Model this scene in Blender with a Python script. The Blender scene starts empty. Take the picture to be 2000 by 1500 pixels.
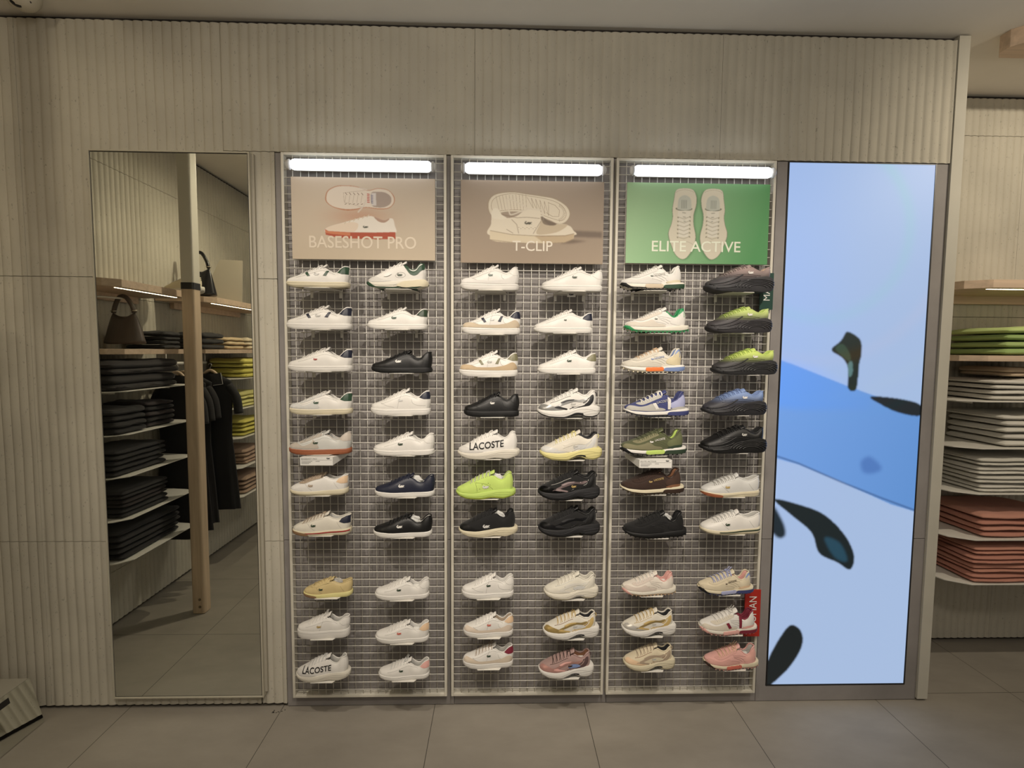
import bpy, bmesh, math, random
import numpy as np
from mathutils import Vector, Matrix
from mathutils.bvhtree import BVHTree
from mathutils.geometry import delaunay_2d_cdt
random.seed(7); rng = np.random.default_rng(7)
sc = bpy.context.scene
COL = sc.collection
PI = math.pi

# ------------------------------------------------------------------ camera
CF, CYAW, CPIT, CROL = 967.325, 0.0259, -0.06651, 0.007446
CPOS = np.array([0.0, -2.3754, 1.7698])
def _axes():
    cy, sy = math.cos(CYAW), math.sin(CYAW); cp, sp = math.cos(CPIT), math.sin(CPIT)
    f = np.array([sy*cp, cy*cp, sp]); r = np.array([cy, -sy, 0]); u = np.cross(r, f)
    c, s = math.cos(CROL), math.sin(CROL)
    return c*r+s*u, -s*r+c*u, f
CR, CU, CW = _axes()
cam = bpy.data.objects.new('camera', bpy.data.cameras.new('camera')); COL.objects.link(cam)
cam.data.sensor_width = 36; cam.data.lens = CF/2000*36; cam.data.clip_start = .05
cam.matrix_world = Matrix(((CR[0], CU[0], -CW[0], CPOS[0]), (CR[1], CU[1], -CW[1], CPOS[1]), (CR[2], CU[2], -CW[2], CPOS[2]), (0, 0, 0, 1)))
sc.camera = cam
def at(px, py, Y):            # where a measured sight line meets the plane y = Y
    d = CW+(px-1000)/CF*CR+(750-py)/CF*CU
    t = (Y-CPOS[1])/d[1]; p = CPOS+t*d
    return float(p[0]), float(p[2])

# ------------------------------------------------------------------ light
sc.view_settings.view_transform = 'Standard'; sc.view_settings.look = 'None'
sc.view_settings.gamma = 1; sc.view_settings.use_curve_mapping = False
sc.view_settings.exposure = 0.12
w = bpy.data.worlds.new('world'); sc.world = w; w.use_nodes = True
w.node_tree.nodes['Background'].inputs[0].default_value = (1.0, .90, .77, 1)
w.node_tree.nodes['Background'].inputs[1].default_value = .17
def spot(x, y, z, tx, ty, tz, e, ang=80, blend=.6, col=(1, .89, .76), r=.025):
    l = bpy.data.lights.new('spot_light', 'SPOT'); l.energy = e; l.spot_size = math.radians(ang); l.spot_blend = blend
    l.color = col; l.shadow_soft_size = r
    o = bpy.data.objects.new('spot_light', l); COL.objects.link(o); o.location = (x, y, z)
    o.rotation_euler = (Vector((tx, ty, tz))-Vector((x, y, z))).to_track_quat('-Z', 'Y').to_euler()
for x, e in ((-1.02, 90), (.22, 95), (1.38, 104)):          # the spots over the three racks
    spot(x, -1.8, 3.2, x*.72+.02, 0, 1.35, e, 62, .9, r=.018)
spot(-1.9, -1.9, 3.2, -2.0, 0, 2.5, 16, 75, 1, (1, .86, .64), r=.05)
spot(-1.0, -1.7, 3.2, -2.45, -1.3, 1.5, 60, 90, .9, (1, .86, .64))
spot(3.1, -1.3, 3.2, 2.9, .5, 1.9, 80, 110, .8, (1, .87, .68))  # fill added to brighten the alcove wall, no fitting behind it
spot(2.9, -1.8, 2.3, 2.8, -.1, 3.262, 14, 120, 1, (1, .88, .7), r=.2)  # unseen uplight, added to lift the ceiling at the right
spot(.3, -2.7, 3.2, .3, -1.4, 0, 120, 120, 1, r=.2)  # broad soft wash over the floor, added for ambience
spot(.6, -3.2, 2.4, .4, -1.2, 3.262, 30, 150, 1, r=.3)  # added ceiling wash hung in mid-air, not a shop lamp
spot(-.2, -2.0, 3.2, -.2, 0, 2.6, 32, 150, 1, r=.25)  # wide soft fill added for the upper wall, no real fixture

# ------------------------------------------------------------------ materials
_M = {}
def mat(name, col, rough=.6, metal=0, noise=0, nscale=30, bump=0, bscale=200, emit=0, spec=.5, coat=0, sheen=0):
    key = (name, tuple(col), rough, metal, noise, bump, emit)
    if key in _M: return _M[key]
    m = bpy.data.materials.new(name); m.use_nodes = True; nt = m.node_tree; b = nt.nodes['Principled BSDF']
    b.inputs['Base Color'].default_value = (*col, 1); b.inputs['Roughness'].default_value = rough
    b.inputs['Metallic'].default_value = metal; b.inputs['Specular IOR Level'].default_value = spec
    b.inputs['Coat Weight'].default_value = coat; b.inputs['Sheen Weight'].default_value = sheen
    if emit:
        b.inputs['Emission Color'].default_value = (*col, 1); b.inputs['Emission Strength'].default_value = emit
    tc = nt.nodes.new('ShaderNodeTexCoord')
    if noise:
        n = nt.nodes.new('ShaderNodeTexNoise'); n.inputs['Scale'].default_value = nscale; n.inputs['Detail'].default_value = 6
        nt.links.new(tc.outputs['Object'], n.inputs['Vector'])
        r = nt.nodes.new('ShaderNodeValToRGB'); r.color_ramp.elements[0].position = .3; r.color_ramp.elements[1].position = .7
        r.color_ramp.elements[0].color = (*[c*(1-noise) for c in col], 1); r.color_ramp.elements[1].color = (*[min(1, c*(1+noise)) for c in col], 1)
        nt.links.new(n.outputs['Fac'], r.inputs['Fac']); nt.links.new(r.outputs['Color'], b.inputs['Base Color'])
    if bump:
        n2 = nt.nodes.new('ShaderNodeTexNoise'); n2.inputs['Scale'].default_value = bscale; n2.inputs['Detail'].default_value = 3
        nt.links.new(tc.outputs['Object'], n2.inputs['Vector'])
        bp = nt.nodes.new('ShaderNodeBump'); bp.inputs['Strength'].default_value = bump; bp.inputs['Distance'].default_value = .002
        nt.links.new(n2.outputs['Fac'], bp.inputs['Height']); nt.links.new(bp.outputs['Normal'], b.inputs['Normal'])
    _M[key] = m
    return m

def concrete_mat(name, col, pit=.3):
    m = bpy.data.materials.new(name); m.use_nodes = True; nt = m.node_tree; b = nt.nodes['Principled BSDF']
    b.inputs['Roughness'].default_value = .9; b.inputs['Specular IOR Level'].default_value = .2
    tc = nt.nodes.new('ShaderNodeTexCoord')
    n = nt.nodes.new('ShaderNodeTexNoise'); n.inputs['Scale'].default_value = 3.5; n.inputs['Detail'].default_value = 8
    nt.links.new(tc.outputs['Object'], n.inputs['Vector'])
    r = nt.nodes.new('ShaderNodeValToRGB')
    r.color_ramp.elements[0].position = .3; r.color_ramp.elements[1].position = .7
    r.color_ramp.elements[0].color = (*[c*.90 for c in col], 1); r.color_ramp.elements[1].color = (*[c*1.06 for c in col], 1)
    nt.links.new(n.outputs['Fac'], r.inputs['Fac'])
    # pits
    mp = nt.nodes.new('ShaderNodeMapping'); mp.inputs['Scale'].default_value = (1, 1, .55)
    nt.links.new(tc.outputs['Object'], mp.inputs['Vector'])
    n2 = nt.nodes.new('ShaderNodeTexNoise'); n2.inputs['Scale'].default_value = 120; n2.inputs['Detail'].default_value = 2
    nt.links.new(mp.outputs['Vector'], n2.inputs['Vector'])
    r2 = nt.nodes.new('ShaderNodeValToRGB'); r2.color_ramp.elements[0].position = .66; r2.color_ramp.elements[1].position = .74
    r2.color_ramp.elements[0].color = (1, 1, 1, 1); r2.color_ramp.elements[1].color = (1-pit, 1-pit, 1-pit, 1)
    nt.links.new(n2.outputs['Fac'], r2.inputs['Fac'])
    mx = nt.nodes.new('ShaderNodeMix'); mx.data_type = 'RGBA'; mx.blend_type = 'MULTIPLY'; mx.inputs[0].default_value = 1
    nt.links.new(r.outputs['Color'], mx.inputs[6]); nt.links.new(r2.outputs['Color'], mx.inputs[7])
    nt.links.new(mx.outputs[2], b.inputs['Base Color'])
    n3 = nt.nodes.new('ShaderNodeTexNoise'); n3.inputs['Scale'].default_value = 260; n3.inputs['Detail'].default_value = 4
    nt.links.new(tc.outputs['Object'], n3.inputs['Vector'])
    ad = nt.nodes.new('ShaderNodeMath'); ad.operation = 'MULTIPLY_ADD'; ad.inputs[1].default_value = .25
    nt.links.new(n3.outputs['Fac'], ad.inputs[0]); nt.links.new(r2.outputs['Color'], ad.inputs[2])
    bp = nt.nodes.new('ShaderNodeBump'); bp.inputs['Strength'].default_value = .5; bp.inputs['Distance'].default_value = .003
    nt.links.new(ad.outputs[0], bp.inputs['Height']); nt.links.new(bp.outputs['Normal'], b.inputs['Normal'])
    return m

def slab_mat(name, col, joints=None, rough=.75, var=.12):
    """stone / laminate look with large soft clouds; joints=(px,py,ox,oy) draws thin tile joints in x and y"""
    m = bpy.data.materials.new(name); m.use_nodes = True; nt = m.node_tree; b = nt.nodes['Principled BSDF']
    b.inputs['Roughness'].default_value = rough; b.inputs['Specular IOR Level'].default_value = .3
    tc = nt.nodes.new('ShaderNodeTexCoord'); L = nt.links.new
    mp = nt.nodes.new('ShaderNodeMapping'); mp.inputs['Rotation'].default_value = (0, 0, .6); mp.inputs['Scale'].default_value = (1, 2.2, 1)
    L(tc.outputs['Object'], mp.inputs['Vector'])
    n = nt.nodes.new('ShaderNodeTexNoise'); n.inputs['Scale'].default_value = 2.3; n.inputs['Detail'].default_value = 9; n.inputs['Roughness'].default_value = .62
    L(mp.outputs['Vector'], n.inputs['Vector'])
    r = nt.nodes.new('ShaderNodeValToRGB'); r.color_ramp.elements[0].position = .32; r.color_ramp.elements[1].position = .68
    r.color_ramp.elements[0].color = (*[c*(1-var) for c in col], 1); r.color_ramp.elements[1].color = (*[c*(1+var) for c in col], 1)
    L(n.outputs['Fac'], r.inputs['Fac']); out = r.outputs['Color']
    if joints:
        s = nt.nodes.new('ShaderNodeSeparateXYZ'); L(tc.outputs['Object'], s.inputs[0]); fs = []
        for ax, (p, o) in enumerate(((joints[0], joints[2]), (joints[1], joints[3]))):
            a = nt.nodes.new('ShaderNodeMath'); a.operation = 'SUBTRACT'; L(s.outputs[ax], a.inputs[0]); a.inputs[1].default_value = o
            c = nt.nodes.new('ShaderNodeMath'); c.operation = 'PINGPONG'; L(a.outputs[0], c.inputs[0]); c.inputs[1].default_value = p/2
            d = nt.nodes.new('ShaderNodeMath'); d.operation = 'GREATER_THAN'; L(c.outputs[0], d.inputs[0]); d.inputs[1].default_value = .0015
            fs.append(d)
        mn = nt.nodes.new('ShaderNodeMath'); mn.operation = 'MINIMUM'; L(fs[0].outputs[0], mn.inputs[0]); L(fs[1].outputs[0], mn.inputs[1])
        mx = nt.nodes.new('ShaderNodeMix'); mx.data_type = 'RGBA'; L(mn.outputs[0], mx.inputs[0])
        mx.inputs[6].default_value = (*[c*.22 for c in col], 1); L(out, mx.inputs[7]); out = mx.outputs[2]
    L(out, b.inputs['Base Color'])
    return m

def wood_mat(name, col, axis=0):
    m = bpy.data.materials.new(name); m.use_nodes = True; nt = m.node_tree; b = nt.nodes['Principled BSDF']; L = nt.links.new
    b.inputs['Roughness'].default_value = .55
    tc = nt.nodes.new('ShaderNodeTexCoord'); mp = nt.nodes.new('ShaderNodeMapping')
    sc_ = [26, 26, 26]; sc_[axis] = 1.6; mp.inputs['Scale'].default_value = sc_
    L(tc.outputs['Object'], mp.inputs['Vector'])
    n = nt.nodes.new('ShaderNodeTexNoise'); n.inputs['Scale'].default_value = 1.6; n.inputs['Detail'].default_value = 6; n.inputs['Distortion'].default_value = .6
    L(mp.outputs['Vector'], n.inputs['Vector'])
    r = nt.nodes.new('ShaderNodeValToRGB'); r.color_ramp.elements[0].position = .3; r.color_ramp.elements[1].position = .7
    r.color_ramp.elements[0].color = (*[c*.82 for c in col], 1); r.color_ramp.elements[1].color = (*[c*1.08 for c in col], 1)
    L(n.outputs['Fac'], r.inputs['Fac']); L(r.outputs['Color'], b.inputs['Base Color'])
    return m

def grad_mat(name, top, bot, z0, z1):
    m = bpy.data.materials.new(name); m.use_nodes = True; nt = m.node_tree; b = nt.nodes['Principled BSDF']; L = nt.links.new
    b.inputs['Roughness'].default_value = .55
    tc = nt.nodes.new('ShaderNodeTexCoord'); s = nt.nodes.new('ShaderNodeSeparateXYZ'); L(tc.outputs['Object'], s.inputs[0])
    mr = nt.nodes.new('ShaderNodeMapRange'); mr.inputs['From Min'].default_value = z0; mr.inputs['From Max'].default_value = z1
    mr.interpolation_type = 'SMOOTHSTEP'
    L(s.outputs[2], mr.inputs['Value'])
    mx = nt.nodes.new('ShaderNodeMix'); mx.data_type = 'RGBA'; L(mr.outputs['Result'], mx.inputs[0])
    mx.inputs[6].default_value = (*bot, 1); mx.inputs[7].default_value = (*top, 1); L(mx.outputs[2], b.inputs['Base Color'])
    return m

def vcol_mat(name, emit=0):
    m = bpy.data.materials.new(name); m.use_nodes = True; nt = m.node_tree; b = nt.nodes['Principled BSDF']
    a = nt.nodes.new('ShaderNodeVertexColor'); a.layer_name = 'Col'
    if emit:
        b.inputs['Base Color'].default_value = (.01, .01, .01, 1); b.inputs['Roughness'].default_value = .5
        nt.links.new(a.outputs['Color'], b.inputs['Emission Color']); b.inputs['Emission Strength'].default_value = emit
    else:
        nt.links.new(a.outputs['Color'], b.inputs['Base Color']); b.inputs['Roughness'].default_value = .6
    return m

RIB = concrete_mat('ribbed_concrete', (.53, .50, .42))
CEIL = mat('ceiling_paint', (.80, .77, .70), .9, noise=.03, nscale=3)
FLOOR = slab_mat('floor_tile', (.29, .265, .225), (.75, .75, -.312, .045), .55, .10)
PANEL = slab_mat('grey_stone_panel', (.275, .258, .25), None, .7, .16)
GAPM = mat('dark_gap', (.03, .025, .022), .9)
WMET = mat('white_metal', (.72, .70, .64), .4)
CREAM = mat('cream_metal', (.66, .63, .54), .45)
WOOD = wood_mat('pale_wood', (.62, .47, .34)); WOODZ = wood_mat('pale_wood_upright', (.60, .46, .32), 2)
BLACK = mat('black_plastic', (.012, .012, .013), .4)
MIRR = mat('mirror_glass', (.80, .82, .78), .0, 1)

# ------------------------------------------------------------------ mesh helpers
def link(name, me, m=None, parent=None, smooth=False):
    o = bpy.data.objects.new(name, me); COL.objects.link(o)
    if m is not None and len(me.materials) == 0: me.materials.append(m)
    if parent is not None: o.parent = parent
    if smooth:
        for p in me.polygons: p.use_smooth = True
    return o
def obj(name, V, F, m, parent=None, smooth=False):
    me = bpy.data.meshes.new(name); me.from_pydata([tuple(v) for v in V], [], F); me.update()
    return link(name, me, m, parent, smooth)
def thing(name, label, cat, loc=(0, 0, 0), group=None, rz=0):
    o = bpy.data.objects.new(name, None); COL.objects.link(o); o.location = loc; o.rotation_euler = (0, 0, rz); o.empty_display_size = .05
    o['label'] = label; o['category'] = cat
    if group: o['group'] = group
    return o
def tag(o, label, cat, group=None):
    o['label'] = label; o['category'] = cat
    if group: o['group'] = group
    return o
def struct(o): o['kind'] = 'structure'; return o

class MB:
    def __init__(s): s.V = []; s.F = []
    def add(s, V, F):
        n = len(s.V); s.V += [tuple(v) for v in V]; s.F += [tuple(i+n for i in f) for f in F]
    def box(s, x0, x1, y0, y1, z0, z1):
        s.add([(x0, y0, z0), (x1, y0, z0), (x1, y1, z0), (x0, y1, z0), (x0, y0, z1), (x1, y0, z1), (x1, y1, z1), (x0, y1, z1)],
              [(0, 3, 2, 1), (4, 5, 6, 7), (0, 1, 5, 4), (1, 2, 6, 5), (2, 3, 7, 6), (3, 0, 4, 7)])
    def prism(s, pts, z0, z1):       # pts counter-clockwise in xy
        n = len(pts)
        s.add([(x, y, z0) for x, y in pts]+[(x, y, z1) for x, y in pts],
              [tuple(range(n-1, -1, -1)), tuple(range(n, 2*n))]+[(i, (i+1) % n, n+(i+1) % n, n+i) for i in range(n)])
    def tube(s, P, r, n=8, closed=False):
        P = [Vector(p) for p in P]; k = len(P)
        if k < 2: return
        rr = r if hasattr(r, '__len__') else [r]*k
        T = [((P[(i+1) % k] if (closed or i+1 < k) else P[i])-(P[i-1] if (closed or i > 0) else P[i])) for i in range(k)]
        T = [t.normalized() if t.length > 1e-9 else Vector((1, 0, 0)) for t in T]
        a = T[0].orthogonal().normalized(); V = []
        for i in range(k):
            a = (a-T[i]*a.dot(T[i]))
            a = a.normalized() if a.length > 1e-6 else T[i].orthogonal().normalized()
            b = T[i].cross(a)
            for j in range(n):
                th = 2*PI*j/n; V.append(P[i]+(a*math.cos(th)+b*math.sin(th))*rr[i])
        F = []
        for i in range(k if closed else k-1):
            i2 = (i+1) % k
            for j in range(n): F.append((i*n+j, i*n+(j+1) % n, i2*n+(j+1) % n, i2*n+j))
        if not closed: F += [tuple(range(n-1, -1, -1)), tuple(range((k-1)*n, k*n))]
        s.add(V, F)
    def build(s, name, m, parent=None, smooth=False, bevel=0):
        o = obj(name, s.V, s.F, m, parent, smooth)
        if bevel:
            b = o.modifiers.new('bevel', 'BEVEL'); b.width = bevel; b.segments = 2; b.limit_method = 'ANGLE'
        return o
def boxo(name, x0, x1, y0, y1, z0, z1, m, parent=None, bevel=0):
    b = MB(); b.box(x0, x1, y0, y1, z0, z1); return b.build(name, m, parent, bevel=bevel)

def curve_fn(pts, smooth=3):
    xs = np.array([p[0] for p in pts], float); ys = np.array([p[1] for p in pts], float)
    X = np.linspace(0, 1, 201); Y = np.interp(X, xs, ys)
    for _ in range(smooth):
        Z = Y.copy(); Z[2:-2] = (Y[:-4]+Y[1:-3]+Y[2:-2]+Y[3:-1]+Y[4:])/5; Y = Z
    return lambda u: float(np.interp(u, X, Y))

def text_mesh(body, size, bold=.0, sub=False):
    cu = bpy.data.curves.new('lettering', 'FONT'); cu.body = body; cu.size = size; cu.offset = bold; cu.align_x = 'CENTER'; cu.align_y = 'CENTER'
    cu.resolution_u = 4
    o = bpy.data.objects.new('lettering_tmp', cu); COL.objects.link(o)
    dg = bpy.context.evaluated_depsgraph_get(); me = bpy.data.meshes.new_from_object(o.evaluated_get(dg))
    bpy.data.objects.remove(o); bpy.data.curves.remove(cu)
    bm = bmesh.new(); bm.from_mesh(me); bpy.data.meshes.remove(me)
    bmesh.ops.triangulate(bm, faces=bm.faces)
    if sub:
        for _ in range(2):
            es = [e for e in bm.edges if e.calc_length() > size*.22]
            if es: bmesh.ops.subdivide_edges(bm, edges=es, cuts=1)
            bmesh.ops.triangulate(bm, faces=bm.faces)
    V = [v.co.copy() for v in bm.verts]; F = [tuple(v.index for v in f.verts) for f in bm.faces]; bm.free()
    xs = [v.x for v in V]; zs = [v.y for v in V]
    cx, cy = (min(xs)+max(xs))/2, (min(zs)+max(zs))/2
    return [(v.x-cx, v.y-cy) for v in V], F, max(xs)-min(xs), max(zs)-min(zs)
def sign_text(name, body, width, height, x, y, z, m, parent, bold=.03, rot=0, stretch=True):
    P, F, w0, h0 = text_mesh(body, 1, bold)
    sx, sz = width/w0, height/h0
    c, s_ = math.cos(rot), math.sin(rot)
    V = []
    for px, pz in P:
        a, b = px*sx, pz*sz
        V.append((x+a*c-b*s_, y, z+a*s_+b*c))
    return obj(name, V, F, m, parent)

CROC = [(.30, .52), (.12, .50), (0, .32), (.05, .15), (.22, .08), (.30, 0), (.36, .08), (.55, .08), (.60, 0), (.66, .10), (.80, .12), (1, .10),
        (.80, .22), (1, .38), (.85, .43), (.70, .38), (.55, .43), (.40, .37), (.25, .28), (.17, .30), (.20, .40), (.32, .44)]

# ------------------------------------------------------------------ room shell
def ribbed(name, org, dx, dn, panels, pitch=.0425, amp=.0068, back=.02, parent=None, m=RIB):
    """panels = (a0,a1,z0,z1): ribbed slabs along direction dx, facing dn"""
    org = Vector(org); dx = Vector(dx); dn = Vector(dn); V = []; F = []
    for a0, a1, z0, z1 in panels:
        n0 = len(V); k = max(2, int((a1-a0)/pitch*10)); prof = []
        for i in range(k+1):
            a = a0+(a1-a0)*i/k; u = (a/pitch) % 1
            u2 = u**.75
            h = amp*(math.sin(PI*u2)**.8 if 0 < u2 < 1 else 0)
            prof.append((a, h))
        nz = max(2, int((z1-z0)/.25)+1)
        for j in range(nz+1):
            z = z0+(z1-z0)*j/nz
            for a, h in prof:
                ww = .0012*math.sin(z*7+a*3.1)+.0008*math.sin(z*17+a*9)
                p = org+dx*(a+ww if a0 < a < a1 else a)+dn*(h); V.append((p.x, p.y, z))
        for j in range(nz):
            for i in range(k):
                q = n0+j*(k+1)+i; F.append((q, q+1, q+k+2, q+k+1))
        nb = len(V)
        for z in (z0, z1):
            for a, h in prof:
                p = org+dx*a-dn*back; V.append((p.x, p.y, z))
        for i in range(k):
            F.append((nb+i, nb+i+1, n0+i+1, n0+i)); t = n0+nz*(k+1)+i; F.append((t, t+1, nb+k+1+i+1, nb+k+1+i))
        F.append((n0, n0+nz*(k+1), nb+k+1, nb)); F.append((n0+k, nb+k, nb+2*k+1, n0+nz*(k+1)+k))
    o = obj(name, V, F, m, parent, True)
    o.data.set_sharp_from_angle(angle=math.radians(50))
    return o
def grid_panels(xs, zs, g=.0013):
    return [(xs[i]+g*.5, xs[i+1]-g*.5, zs[j]+g, zs[j+1]-g) for i in range(len(xs)-1) for j in range(len(zs)-1)]
ZC = 3.262; XL = -2.45; YA = .51
PX0, PX1, PZ1 = -1.040, 2.140, 2.676
struct(boxo('floor', XL-.2, 5, -6.5, YA+.1, -.1, 0, FLOOR))
struct(boxo('ceiling', XL-.2, 5, -6.5, YA+.1, ZC, ZC+.1, CEIL))
# feature wall: ribbed cladding, dark backing
zt = ZC-.022
pan = grid_panels([XL, -2.18, -1.27], [.02, .843, 2.098, zt])+grid_panels([-1.27, -.12, 1.03, PX1], [PZ1, zt])
pan += grid_panels([-1.27, -1.166], [.02, .843, 2.098, PZ1])+grid_panels([-1.160, PX0], [.02, .843, 2.098, PZ1])
wb = ribbed('wall_back', (0, .0, 0), (1, 0, 0), (0, -1, 0), pan); struct(wb)
struct(boxo('wall_core', XL-.1, PX1+.03, .021, YA-.06, 0, ZC, GAPM))
struct(boxo('trim_1', 2.143, 2.196, -.012, YA-.03, .012, ZC-.006, mat('beige_trim', (.52, .50, .43), .7, noise=.05, nscale=5)))
# grey stone panel behind racks and around the screen
sx0, szt = at(1541, 320, 0); sx1, _ = at(1829, 320, 0); sx0b, szb = at(1499, 1337, 0)
SX0, SX1, SZ0, SZ1 = 1.368, 2.075, .09, 2.67
b = MB()
xs = [PX0, -.215, .548, 1.31, SX0]
for i in range(4):
    for z0, z1 in ((.004, .845), (.848, PZ1-.003)):
        if i == 3: b.box(xs[i]+.001, xs[i+1]-.008, -.001, .02, z0, z1)
        else: b.box(xs[i]+.001, xs[i+1]-.001, .0, .02, z0, z1)
for z0, z1 in ((.004, .845), (.848, PZ1-.003)): b.box(SX1+.008, PX1, -.001, .02, z0, z1)
b.box(SX0-.008, SX1+.008, -.001, .02, .004, SZ0-.008)
struct(b.build('wall_panel', PANEL))
struct(ribbed('wall_right', (0, YA, 0), (1, 0, 0), (0, -1, 0), grid_panels([2.0, 2.12, 3.035, 3.95, 4.9], [.02, .67, 1.99, 3.03, zt])))
struct(ribbed('wall_left', (XL, 0, 0), (0, -1, 0), (1, 0, 0), grid_panels([-.02, .45, 1.22, 2.0, 2.9, 3.8, 4.7, 5.6, 6.5], [.02, .35, 2.098, 2.9, zt])))
struct(boxo('wall_left_core', XL-.1, XL-.021, -6.5, .1, 0, ZC, GAPM))
struct(boxo('wall_right_core', 2.0, 5, YA+.021, YA+.1, 0, ZC, GAPM))

# ------------------------------------------------------------------ painted surfaces (prints and the screen picture)
def srgb(r, g, b_):
    f = lambda c: ((c/255+.055)/1.055)**2.4 if c/255 > .04045 else c/255/12.92
    return np.array([f(r), f(g), f(b_)])
def blur(a, k):
    k = max(1, int(k)); out = a
    for ax in (0, 1):
        for _ in range(2):
            c = np.zeros_like(out)
            for s_ in range(-k, k+1):
                idx = np.clip(np.arange(out.shape[ax])+s_, 0, out.shape[ax]-1); c += np.take(out, idx, ax)
            out = c/(2*k+1)
    return out
class Canvas:
    def __init__(s, w, h, col):
        s.w, s.h = w, h; s.A = np.ones((h, w, 3))*np.array(col)
        s.X, s.Y = np.meshgrid((np.arange(w)+.5)/w, (np.arange(h)+.5)/h)
    def mask(s, P):
        m = np.zeros((s.h, s.w), bool); n = len(P)
        for i in range(n):
            x1, y1 = P[i]; x2, y2 = P[(i+1) % n]
            if y1 == y2: continue
            c = ((y1 > s.Y) != (y2 > s.Y)) & (s.X < (x2-x1)*(s.Y-y1)/(y2-y1)+x1); m ^= c
        return m.astype(float)
    def poly(s, P, col, soft=0, a=1.):
        m = s.mask(P)
        if soft: m = blur(m, soft)
        m = (m*a)[..., None]; s.A = s.A*(1-m)+np.array(col)*m
    def line(s, P, wd, col, soft=0, a=1.):      # wd in x units
        asp = s.h/s.w; m = np.zeros((s.h, s.w))
        for (x1, y1), (x2, y2) in zip(P[:-1], P[1:]):
            dx, dy = x2-x1, (y2-y1)*asp; L2 = dx*dx+dy*dy+1e-12
            t = np.clip(((s.X-x1)*dx+(s.Y-y1)*asp*dy)/L2, 0, 1)
            d = np.hypot(s.X-x1-t*dx, (s.Y-y1)*asp-t*dy); m = np.maximum(m, np.clip((wd-d)/(wd*.5), 0, 1))
        if soft: m = blur(m, soft)
        m = (m*a)[..., None]; s.A = s.A*(1-m)+np.array(col)*m
    def sheet(s, name, x0, x1, z0, z1, y, m, parent):   # facing -y, colour per corner point
        w_, h_ = s.w, s.h
        xs = np.linspace(x0, x1, w_); zs = np.linspace(z1, z0, h_)
        V = np.zeros((h_, w_, 3)); V[..., 0] = xs[None]; V[..., 1] = y; V[..., 2] = zs[:, None]
        idx = np.arange(w_*h_).reshape(h_, w_)
        F = np.stack([idx[:-1, :-1], idx[1:, :-1], idx[1:, 1:], idx[:-1, 1:]], -1).reshape(-1, 4)
        me = bpy.data.meshes.new(name); me.from_pydata(V.reshape(-1, 3).tolist(), [], F.tolist())
        ca = me.color_attributes.new('Col', 'FLOAT_COLOR', 'POINT')
        rgba = np.ones((w_*h_, 4), np.float32); rgba[:, :3] = s.A.reshape(-1, 3); ca.data.foreach_set('color', rgba.ravel())
        return link(name, me, m, parent)
def smooth_poly(P, n=6, closed=True):
    out = []; k = len(P)
    for i in range(k if closed else k-1):
        p0, p1, p2, p3 = [np.array(P[j % k] if closed else P[min(max(j, 0), k-1)], float) for j in (i-1, i, i+1, i+2)]
        for t in np.linspace(0, 1, n, endpoint=False):
            out.append(tuple(.5*((2*p1)+(-p0+p2)*t+(2*p0-5*p1+4*p2-p3)*t*t+(-p0+3*p1-3*p2+p3)*t**3)))
    if not closed: out.append(tuple(P[-1]))
    return out
VP = vcol_mat('printed_board'); VS = vcol_mat('screen_picture', 1.0)
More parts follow.
